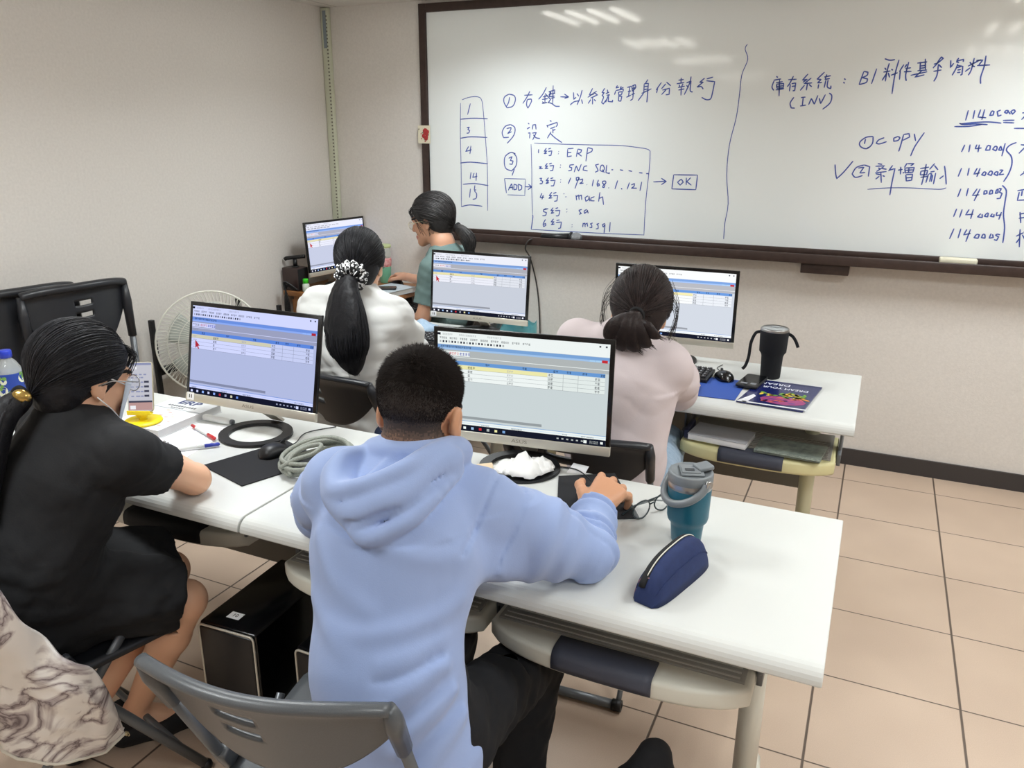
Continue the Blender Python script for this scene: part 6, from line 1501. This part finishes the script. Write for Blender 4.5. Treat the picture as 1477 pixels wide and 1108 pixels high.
# --- eyeglasses
eg = thing('eyeglasses', 'folded dark-rimmed eyeglasses standing beside the teal tumbler', 'glasses', (-.402, -2.595, T0), R(62))
fr = MB()
for sx in (-1, 1):
    fr.tube([(sx*.036+.028*math.cos(a), .004*abs(math.cos(a)), .0245+.022*math.sin(a)) for a in [k*.3142 for k in range(20)]], .0020, 6, closed=True)
    fr.tube([(sx*.064, 0, .034), (sx*.068, .010, .034), (sx*.054, .018, .030), (-sx*.03, .026+.006*(sx > 0), .020), (-sx*.066, .030+.006*(sx > 0), .006)], .0022, 6)
fr.tube([(-.009, .002, .030), (0, .0, .033), (.009, .002, .030)], .0018, 6)
fo = fr.build('rim', mat('rim_dark', (44, 56, 60), .3), eg)
le = MB()
for sx in (-1, 1): le.faces([(sx*.036+.0275*math.cos(a), .004*abs(math.cos(a)), .0245+.0215*math.sin(a)) for a in [k*.3142 for k in range(20)]], [tuple(range(20))])
le.build('lens', M['lens'], fo)

# --- teal tumbler
tm = thing('tumbler', 'teal insulated tumbler with grey flip lid and carry loop on the front desk', 'tumbler', (-.303, -2.682, DH))
teal = mat('teal_coat', (24, 92, 112), .38, bump=(700, .05)); gry = mat('lid_grey', (120, 126, 130), .4)
MB().lathe([(0, .001), (.031, .001), (.033, .004), (.036, .040), (.0365, .046), (.0435, .054), (.0455, .062), (.0475, .132), (.0470, .134)], n=48).build('cup', teal, tm)
MB().lathe([(.0470, .1325), (.0482, .135), (.0482, .147), (.0470, .149)], n=48).build('steel_rim', M['steel'], tm)
ld = MB(); ld.lathe([(.0470, .147), (.0488, .149), (.0488, .166), (.0470, .169), (.044, .170), (.040, .165), (.0, .165)], n=48)
ld.box((0, .004, .1675), (.05, .058, .005), rot=(0, 0, R(20)), bev=.002); lo_ = ld.build('lid', gry, tm)
fl = MB(); fl.box((.022, .020, .1745), (.036, .034, .010), rot=(0, R(-6), R(42)), bev=.003); fl.box((.0, -.004, .171), (.040, .030, .004), rot=(0, 0, R(20)), bev=.001); fl.box((-.002, -.006, .1735), (.020, .012, .0015), rot=(0, 0, R(20)), mi=1)
fl.build('flip_cover', [gry, mat('lid_dark', (60, 64, 68), .5)], lo_)
hd_ = MB(); pv = [Vector((.049*math.cos(R(a)), .049*math.sin(R(a)), .158)) for a in (-38, 142)]
pts = []
for i in range(25):
    t = math.pi*i/24; ang = R(-38)-t; rr_ = .0545
    pts.append((rr_*math.cos(ang), rr_*math.sin(ang), .158-.052*math.sin(t)**.7))
hd_.tube(pts, .0085, 10, flat=((0, 0, 1), 1.0)); ho = hd_.build('carry_loop', gry, tm)
MB().cyl(pv[0]*1.0+Vector((.004, -.003, 0)), pv[0]*1.0+Vector((.0105, -.008, 0)), .0085).build('pivot', M['steel'], ho)

# --- navy pencil case: a boxy wedge with arched zip gusset
pcs = thing('pencil_case', 'navy blue zipped pencil case lying in front of the teal tumbler', 'pencil case', (-.288, -2.868, DH), R(74))
navy = mat('navy_canvas', (30, 48, 96), .8, bump=(900, .5), var=(60, (24, 40, 84), .8)); 
L_, Wd = .225, .070
def pc_h(u): return .074*(1-abs(2*u-1)**3.0)**.55*(.84+.2*u)+.010
rows = []
for i in range(25):
    u = i/24; x = (u-.5)*L_; h_ = pc_h(u); w_ = Wd/2*(.55+.45*(1-abs(2*u-1)**4)**.5)
    rows.append([(x, w_*(1-.42*(max(0, c))**1.4)*s_, .0015+h_*max(0, c)) if False else (x, w_*math.copysign(abs(math.cos(t))**.45, math.cos(t))*(1-.30*max(0, math.sin(t))), .0015+h_*max(0, math.sin(t))**.8) for t in [math.pi*k/16 for k in range(17)]])
b = MB(); b.sheet(rows); b.sheet([[r[0] for r in rows], [r[-1] for r in rows]]); b.faces([Vector(p) for p in rows[0]], [tuple(range(17))]); b.faces([Vector(p) for p in rows[-1]], [tuple(range(17))]); b.build('pouch', navy, pcs)
zp = MB()
def top_pt(u, off): return Vector(((u-.5)*L_, off+.0085*0, .0015+pc_h(u)*max(0, 1-(abs(off)/.028)**2*.35)+.0012))
us = [.03+.94*i/30 for i in range(31)]
for off, r_, mi in ((0.009, .0075, 0),): zp.tube([top_pt(u, off) for u in us], r_, 8, flat=((0, 0, 1), .25), mi=0)
for off in (.005, .013): zp.tube([top_pt(u, off)+Vector((0, 0, .0016)) for u in us], .0013, 6, mi=1)
zp.build('zip', [M['blackm'], mat('zip_cream', (222, 218, 206), .5)], pcs)
sm_ = MB(); sm_.tube([Vector(rows[i][13])+Vector((0, -.0005, .0008)) for i in range(1, 24)], .0011, 5); sm_.tube([Vector(rows[i][3])+Vector((0, .0005, .0008)) for i in range(1, 24)], .0011, 5); sm_.tube([Vector(rows[2][k])*1.004 for k in range(0, 9)], .0014, 5, mi=1)
sm_.build('piping', [navy, mat('tab_red', (150, 110, 120), .6)], pcs)

# --- right desk by the wall
mg = flatbox('magazine', 'dark blue magazine with a bright multicoloured picture lying on the right desk', 'magazine', [(-.365, -1.655), (-.148, -1.672), (-.110, -1.370), (-.322, -1.366)], T0, .006, mat('mag_blue', (20, 30, 88), .25, coat=.3), bev=.0005)
ga = MB(); rg = random.Random(31); zt = .0063
def blob(x, y, rx, ry, mi, rot=0, dz=0):
    ga.faces([Vector((x+rx*math.cos(t)*math.cos(rot)-ry*math.sin(t)*math.sin(rot), y+rx*math.cos(t)*math.sin(rot)+ry*math.sin(t)*math.cos(rot), zt+dz)) for t in [i*.449 for i in range(14)]], [tuple(range(14))], mi, False)
blob(.015, -.075, .075, .045, 0)
for k in range(16): blob(.015+rg.uniform(-.06, .06), -.075+rg.uniform(-.03, .03), .012, .006, rg.choice([1, 1, 5]), rg.uniform(0, 3), .0002)
for k in range(26): blob(.012+rg.uniform(-.075, .075), -.018+rg.uniform(-.028, .034), .015, .006, rg.choice([2, 2, 3, 3, 4]), rg.uniform(0, 3), .0004)
ga.faces([Vector(p) for p in ((-.11, -.143, zt), (.098, -.149, zt), (.098, -.138, zt), (-.11, -.131, zt))], [(0, 1, 2, 3)], 6, False)
ga.faces([Vector(p) for p in ((-.128, -.14, zt), (-.096, -.143, zt), (-.075, -.06, zt), (-.085, -.04, zt))], [(0, 1, 2, 3)], 6, False)
ga.build('cover_picture', [mat('mg_magenta', (150, 60, 112), .4), mat('mg_red', (196, 90, 84), .4), mat('mg_green', (106, 150, 60), .4), mat('mg_yellow', (214, 190, 60), .4), mat('mg_orange', (216, 140, 56), .4), mat('mg_violet', (90, 60, 130), .4), mat('mg_white', (226, 228, 232), .4)], mg)
wt = mat('mg_title', (232, 234, 238), .4)
text_mesh('DREAM YOUR', .030, wt, 'title', mg, basis((.010, .066, zt+.0002), (-1, .03, 0), (0, -1, 0)), .0001, sx=.82, shear=.15)
text_mesh('DREAM', .034, wt, 'subtitle', mg, basis((-.030, .110, zt+.0002), (-1, .03, 0), (0, -1, 0)), .0001, sx=.95, shear=.15)
flatbox('desk_mat', 'plain royal blue mat under the mouse on the right desk', 'mat', [(-.60, -1.650), (-.372, -1.640), (-.366, -1.395), (-.59, -1.41)], T0, .0016, mat('mat_blue', (40, 76, 158), .6), bev=0)
pb = thing('smartphone', 'black smartphone lying on the corner of the blue magazine', 'phone', (-.348, -1.425, T0+.0068), R(-8))
MB().prism(rrect(.078, .155, .010), 0, .010, 'xy', bev=.003, smooth=True).build('case', M['black'], pb)
MB().prism(rrect(.070, .147, .008), .0100, .0104, 'xy').build('screen', M['blackg'], pb)
pp = MB(); pp.box((-.014, -.050, .0105), (.024, .016, .0003)); pp.box((.018, -.045, .0105), (.020, .020, .0003)); pp.build('painted_reflection', mat('ph_grey', (120, 124, 130), .3), pb)  # grey patches painted on the dark screen as its reflections
def keyboard(label, loc, rz, w_=.44, d_=.13, slope=.0):
    t = thing('keyboard', label, 'keyboard', loc, rz)
    MB().box((0, 0, .009), (w_, d_, .016), rot=(R(2), 0, 0), bev=.004).build('base', M['black'], t)
    k = MB(); rows_ = 5; cols_ = 21
    for r_ in range(rows_):
        for c_ in range(cols_):
            if c_ in (15, 19) and r_ < 4 and False: continue
            k.box((-w_/2+.018+c_*(w_-.036)/(cols_-1), -d_/2+.018+r_*(d_-.036)/(rows_-1), .0195+.0009*r_), (.0165, .0185, .006), bev=.0016, seg=1)
    ko = k.build('keys', mat('key_black', (30, 31, 35), .5), t); ko['kind'] = 'stuff'
    lg = MB()
    for r_ in range(rows_):
        for c_ in range(cols_):
            lg.box((-w_/2+.016+c_*(w_-.036)/(cols_-1), -d_/2+.021+r_*(d_-.036)/(rows_-1), .0228+.0009*r_), (.004, .005, .0003))
    lo2 = lg.build('key_legends', mat('legend_white', (190, 192, 196), .6), t); lo2['kind'] = 'stuff'
    return t
keyboard('black keyboard on the right desk beside the blue mat', (-.715, -1.415, T0+.0022), R(-2), d_=.135)
keyboard('black keyboard on the tray below the woman in black', (-1.70, -2.765, .5835), R(0), d_=.125)
keyboard('black keyboard on the pull-out tray of the wooden corner desk', (-2.405, -.455, .6160), R(90), w_=.37, d_=.125)
keyboard('black keyboard on the desk under the arms of the woman in white', (-1.70, -1.385, T0), R(0), d_=.125)
bb = thing('tumbler', 'tall black tumbler in a cloth sleeve with strap on the right desk', 'tumbler', (-.300, -1.300, DH))
slv = mat('sleeve_black', (19, 21, 27), .9, bump=(600, .4))
MB().lathe([(0, .001), (.034, .001), (.036, .004), (.039, .083), (.0415, .092), (.0485, .102), (.0515, .176), (.0515, .180), (.049, .181)], n=40).build('sleeve', slv, bb)
MB().lathe([(.049, .178), (.0505, .181), (.0505, .189), (.047, .192), (.044, .187), (0, .186)], n=40).build('steel_rim', M['steel'], bb)
MB().lathe([(0, .190), (.040, .190), (.044, .188)], n=40).box((.0, .01, .193), (.026, .012, .005), bev=.001).build('lid', mat('clear_lid', (200, 205, 208), .1, alpha=.6), bb)
MB().tube(catmull([(-.050, -.004, .172), (-.066, -.012, .166), (-.078, -.022, .13), (-.080, -.03, .08), (-.088, -.035, .045), (-.098, -.036, .030)], 6), .0060, 8, flat=((0, 1, 0), .4)).tube(catmull([(.050, .0, .172), (.064, -.004, .166), (.078, -.01, .15), (.088, -.012, .128)], 6), .0060, 8, flat=((0, 1, 0), .4)).build('strap', slv, bb)
# books on the keyboard tray
zt_ = .583
bkA = thing('book_stack_item', 'white folded booklet lying on the yellowed tray, left', 'booklet', (-.405, -1.640, zt_), R(-6)); bkA.name = 'booklet'
MB().box((0, 0, .012), (.20, .13, .020), bev=.002).build('pages', M['paper'], bkA)
MB().box((0, 0, .0235), (.202, .132, .002)).build('cover', mat('booklet_grey', (196, 198, 204), .5), bkA)
flatbox('folder', 'navy folder lying at the left end of the yellowed tray', 'folder', [(-.528, -1.68), (-.512, -1.68), (-.512, -1.56), (-.528, -1.56)], zt_, .03, mat('folder_navy', (36, 40, 70), .5))
bkB = flatbox('exercise_book', 'grey-green printed exercise book on the yellowed tray, right', 'book', [(-.285, -1.712), (-.075, -1.720), (-.060, -1.58), (-.275, -1.57)], zt_, .010, mat('book_print', (96, 108, 104), .5, var=(40, (168, 180, 170), .9)))
bp2 = MB(); bp2.box((0, -.070, .0106), (.2, .02, .0006), rot=(0, 0, R(-4))); bp2.build('cover_band', mat('band_pale', (196, 208, 196), .5, var=(120, (90, 100, 96), .9)), bkB)

# --- white-shirt desk: denim pouch
dp = MB(); rows = []
for i in range(13):
    u = i/12; rows.append([(-.09+.18*u+.012*math.sin(v*5+u*3), (v-.5)*.12, .002+(.036*math.sin(math.pi*min(1, max(0, u)))**.5*math.sin(math.pi*v)**.6+.004*math.sin(9*u+7*v))*1.0+.001) for v in [j/10 for j in range(11)]])
dp.sheet(rows, th=.0015); do = dp.build('denim_pouch', M['ldenim'], loc=(-1.862, -1.215, T0+.0022), rot=(0, 0, R(-28)))
tag(do, 'crumpled light denim pouch lying on the desk past the white sleeve', 'pouch')

# --- teacher's corner
tbk = thing('textbook', 'thick white book lying on the edge of the wooden corner desk', 'book', (-2.492, -.545, .7305), R(-10))
MB().box((0, 0, .014), (.196, .262, .024)).build('pages', mat('page_edge2', (220, 220, 216), .8), tbk)
MB().box((0, 0, .0268), (.2, .266, .0016)).box((0, 0, .001), (.2, .266, .0016)).build('cover', mat('cover_pale', (214, 224, 230), .4, var=(14, (168, 190, 206), .9)), tbk)
tph = thing('smartphone', 'black smartphone lying on the white book in the corner', 'phone', (-2.505, -.575, .7588), R(-62))
MB().prism(rrect(.075, .15, .01), 0, .009, 'xy', bev=.003, smooth=True).build('case', M['black'], tph)
MB().prism(rrect(.068, .143, .008), .009, .0094, 'xy').build('screen', M['blackg'], tph)
gt = thing('tumbler', 'mint green tumbler with red wrap behind the teacher’s mouse', 'tumbler', (-2.690, -.268, .7305))
MB().lathe([(0, .001), (.03, .001), (.033, .004), (.036, .10), (.036, .105)], n=32).build('cup', mat('mint', (120, 190, 160), .4), gt)
MB().lathe([(.036, .10), (.0385, .105), (.040, .135), (.0375, .15), (.036, .152)], n=32).build('wrap', mat('wrap_red', (196, 60, 70), .5, var=(60, (230, 190, 190), .6)), gt)
MB().lathe([(.036, .15), (.036, .215), (.034, .215)], n=32).build('clear_wall', mat('clear_wall', (215, 222, 212), .08, alpha=.4), gt)
MB().lathe([(0, .232), (.034, .232), (.039, .228), (.039, .214), (.036, .212)], n=32).build('lid', mat('lid_lime', (190, 204, 150), .4), gt)
sp = thing('speaker_box', 'dark brown boxy speaker standing on the left end of the corner desk', 'speaker', (-3.030, -.685, .7305))
MB().box((0, 0, .065), (.11, .095, .13), bev=.003).build('cabinet', mat('speaker_brown', (62, 48, 46), .4), sp)
MB().box((.0560, 0, .065), (.003, .088, .12), bev=.001).build('grille', M['blackm'], sp)
wcam = thing('webcam', 'black bar-shaped webcam standing on the brown speaker', 'webcam', (-3.025, -.685, .8610), R(20))
MB().cyl((0, 0, 0), (0, 0, .006), .022).cyl((0, 0, .005), (0, 0, .045), .012).build('stem', M['black'], wcam)
MB().tube([(-.06, 0, .043), (-.05, 0, .050), (.05, 0, .062), (.06, 0, .062)], .011, 12).build('bar', M['black'], wcam)
gc = thing('small_bottle', 'small bottle with bright green cap beside the woman in white', 'bottle', (-2.935, -.715, .7305))
MB().lathe([(0, .001), (.018, .001), (.02, .004), (.02, .04), (.013, .05)], n=24).build('bottle_body', mat('frost', (214, 226, 216), .3), gc)
MB().lathe([(0, .074), (.014, .074), (.0155, .071), (.0155, .048), (.013, .048)], n=24).build('cap', mat('cap_green', (60, 214, 40), .4), gc)
cbl = MB()
for k in range(4):
    cbl.tube(catmull([(-3.00+.012*k, -.748, .740), (-3.03, -.765-.008*k, .76+.01*k), (-3.035+.01*k, -.785, .66), (-3.02, -.80+.01*k, .45), (-3.0+.02*k, -.80, .12), (-2.97+.02*k, -.80, .006)], 6), .005, 8)
tag(cbl.build('power_cables', M['black']), 'bundle of black cables hanging off the left end of the corner desk', 'cables')
bag = thing('tote_bag', 'turquoise bag standing behind the monitor under the whiteboard', 'bag', (-1.740, -.435, 0))
rows = []
for i in range(9):
    z = .62*i/8; rows.append([(.13*math.copysign(abs(math.cos(t))**.6, math.cos(t))*(1-.12*i/8), .07*math.copysign(abs(math.sin(t))**.6, math.sin(t))*(1-.3*i/8), z+.001+.012*(i == 8)*math.sin(5*t)) for t in [k*.2618 for k in range(24)]])
b = MB(); b.sheet(rows, closed_u=True); b.faces([Vector(p) for p in rows[0]], [tuple(range(24))]); b.build('bag_body', mat('bag_turq', (70, 170, 190), .6, var=(9, (150, 214, 214), .9)), bag)
MB().tube(catmull([(-.06, -.045, .61), (-.05, -.052, .65), (0, -.052, .67), (.05, -.052, .65), (.06, -.045, .61)], 6), .008, 8).build('handle', mat('bag_green', (150, 220, 170), .6), bag)

# --- cable bundle tied under the left desk
cu_ = MB(); rg = random.Random(9)
for k in range(7):
    o_ = rg.uniform(-.012, .012); cu_.tube(catmull([(-1.92+o_, -2.76, .522), (-1.89+o_, -2.79, .47+o_), (-1.86+o_*.6, -2.83, .40), (-1.84+o_*.3, -2.85, .34), (-1.80+o_*2, -2.86, .345+o_), (-1.83, -2.83, .42+o_), (-1.90+o_, -2.77, .52)], 6), .0045, 6)
tag(cu_.build('cable_bundle', mat('cable_grey', (140, 140, 134), .6)), 'tied bundle of grey cables hanging under the left desk', 'cables')

# --- marble-print jacket over the near chair back
mj = bpy.data.materials.new('marble_print'); mj.use_nodes = True; nt = mj.node_tree; b_ = nt.nodes['Principled BSDF']; b_.inputs['Roughness'].default_value = .8
tc = nt.nodes.new('ShaderNodeTexCoord'); nz = nt.nodes.new('ShaderNodeTexNoise'); nz.inputs['Scale'].default_value = 6.5; nz.inputs['Detail'].default_value = 6; nz.inputs['Distortion'].default_value = 1.6
nt.links.new(tc.outputs['Object'], nz.inputs['Vector']); ab = nt.nodes.new('ShaderNodeMath'); ab.operation = 'SUBTRACT'; ab.inputs[1].default_value = .5; nt.links.new(nz.outputs['Fac'], ab.inputs[0])
a2 = nt.nodes.new('ShaderNodeMath'); a2.operation = 'ABSOLUTE'; nt.links.new(ab.outputs[0], a2.inputs[0])
rp = nt.nodes.new('ShaderNodeValToRGB'); rp.color_ramp.elements[0].position = 0.0; rp.color_ramp.elements[0].color = lin((112, 100, 102)); rp.color_ramp.elements[1].position = .075; rp.color_ramp.elements[1].color = lin((234, 231, 227))
e_ = rp.color_ramp.elements.new(.018); e_.color = lin((176, 166, 166)); nt.links.new(a2.outputs[0], rp.inputs['Fac']); nt.links.new(rp.outputs['Color'], b_.inputs['Base Color'])
jk = [[(-1.740, -3.498, .795), (-1.745, -3.545, .822), (-1.750, -3.580, .74), (-1.752, -3.592, .65), (-1.752, -3.598, .56), (-1.752, -3.598, .47), (-1.752, -3.595, .39)],
 [(-1.625, -3.500, .800), (-1.632, -3.548, .822), (-1.640, -3.580, .74), (-1.645, -3.592, .64), (-1.650, -3.594, .54), (-1.655, -3.592, .45), (-1.660, -3.588, .37)],
 [(-1.520, -3.500, .792), (-1.525, -3.540, .815), (-1.545, -3.560, .72), (-1.565, -3.560, .62), (-1.585, -3.555, .53), (-1.605, -3.548, .44), (-1.625, -3.54, .355)],
 [(-1.472, -3.479, .745), (-1.503, -3.48, .657), (-1.532, -3.478, .593), (-1.557, -3.472, .53), (-1.58, -3.468, .467), (-1.601, -3.460, .403), (-1.619, -3.455, .34)],
 [(-1.462, -3.454, .66), (-1.489, -3.448, .6), (-1.514, -3.444, .54), (-1.536, -3.442, .48), (-1.555, -3.441, .42), (-1.574, -3.441, .36), (-1.59, -3.443, .3)],
 [(-1.465, -3.415, .6), (-1.483, -3.420, .547), (-1.500, -3.422, .493), (-1.521, -3.416, .44), (-1.535, -3.419, .387), (-1.548, -3.423, .333), (-1.559, -3.427, .28)],
 [(-1.431, -3.412, .56), (-1.451, -3.409, .512), (-1.469, -3.407, .463), (-1.487, -3.405, .415), (-1.503, -3.405, .367), (-1.518, -3.406, .318), (-1.532, -3.407, .27)],
 [(-1.407, -3.399, .54), (-1.425, -3.395, .495), (-1.443, -3.391, .45), (-1.459, -3.389, .405), (-1.475, -3.387, .36), (-1.489, -3.386, .315), (-1.503, -3.386, .27)],
 [(-1.399, -3.369, .51), (-1.415, -3.366, .469), (-1.43, -3.363, .428), (-1.444, -3.361, .387), (-1.458, -3.36, .347), (-1.47, -3.359, .306), (-1.483, -3.359, .265)],
 [(-1.398, -3.347, .45), (-1.411, -3.343, .418), (-1.424, -3.34, .387), (-1.436, -3.338, .355), (-1.448, -3.336, .323), (-1.46, -3.334, .292), (-1.471, -3.333, .26)],
 [(-1.422, -3.316, .36), (-1.428, -3.314, .343), (-1.434, -3.313, .327), (-1.44, -3.312, .31), (-1.446, -3.312, .293), (-1.452, -3.311, .277), (-1.458, -3.31, .26)],
 [(-1.446, -3.290, .270), (-1.446, -3.290, .268), (-1.447, -3.289, .266), (-1.447, -3.289, .264), (-1.447, -3.288, .262), (-1.448, -3.288, .260), (-1.448, -3.287, .258)]]
cols = [catmull(c, 6) for c in jk]; n_ = len(cols[0]); rows = []
for j in range(n_): rows.append(catmull([c[j] for c in cols], 6))
wv = waves(71, 30, .010); wv2 = waves(72, 70, .004)
G = np.array([[list(p) for p in r] for r in rows], dtype=np.float32)
nr, nc = G.shape[:2]
du = np.gradient(G, axis=1); dv = np.gradient(G, axis=0); nn = np.cross(du, dv); nn /= np.maximum(1e-9, np.linalg.norm(nn, axis=2, keepdims=True))
fade = np.minimum(1, np.linspace(1, 0, nc)*6)[None, :]*np.minimum(1, np.linspace(0, 1, nr)*5)[:, None]
off = (wv(G[..., 0], G[..., 1], G[..., 2])+wv2(G[..., 0], G[..., 1], G[..., 2])+.030)*fade
sgn = 1 if (nn[nr//2, nc//2]@np.array([1.45, -.85, 1.1])) > 0 else -1
G = G+nn*off[..., None]*sgn
bs = Vector((-1.6, -3.5, .35)); jb = MB(); jb.sheet([[Vector(p)-bs for p in r] for r in G.tolist()], th=.006*sgn)
jo = jb.build('jacket', mj, loc=bs)
tag(jo, 'white jacket with grey marble print hanging over the near chair back at lower left', 'jacket')
zz_ = MB(); hem = [Vector(p)-bs+Vector((0, 0, -.002)) for p in G[-1].tolist()]
zz_.tube(hem, .004, 6); zz_.build('hem', mat('hem_cream', (222, 218, 206), .7), jo)
zp_ = MB(); e0 = hem[-1]; zp_.tube([e0, e0+Vector((.004, .004, -.004))], .005, 8); zp_.tube([e0+Vector((.006+.004*math.cos(a), .004, -.004+.005*math.sin(a))) for a in [k*.628 for k in range(10)]], .0012, 6, closed=True)
zp_.build('zip_pull', mat('zip_gold', (190, 176, 140), .3, .8), jo)

# --- slumped black bag on the floor by the front right desk
s = SDF((-.62, -3.45, -.03), (.06, -2.80, .62), .006)
s.path([(-.285, -3.10, .06), (-.275, -3.07, .25), (-.268, -3.02, .425)], [.15, .115, .030], k=.05)
s.path([(-.36, -3.10, .15), (-.318, -3.045, .375)], [.10, .010], k=.03); s.cone((-.17, -3.12, .10), (-.235, -3.06, .33), .09, .03, k=.05)
s.cut((0, 0, .004), (0, 0, -1)); s.band(waves(61, 24, .012)); s.cut((0, 0, .004), (0, 0, -1))
bo = s.build('cloth_bag', M['navy_pants'], None, (-.28, -3.08, 0)); tag(bo, 'slumped black cloth bag on the floor in front of the right tray', 'bag')
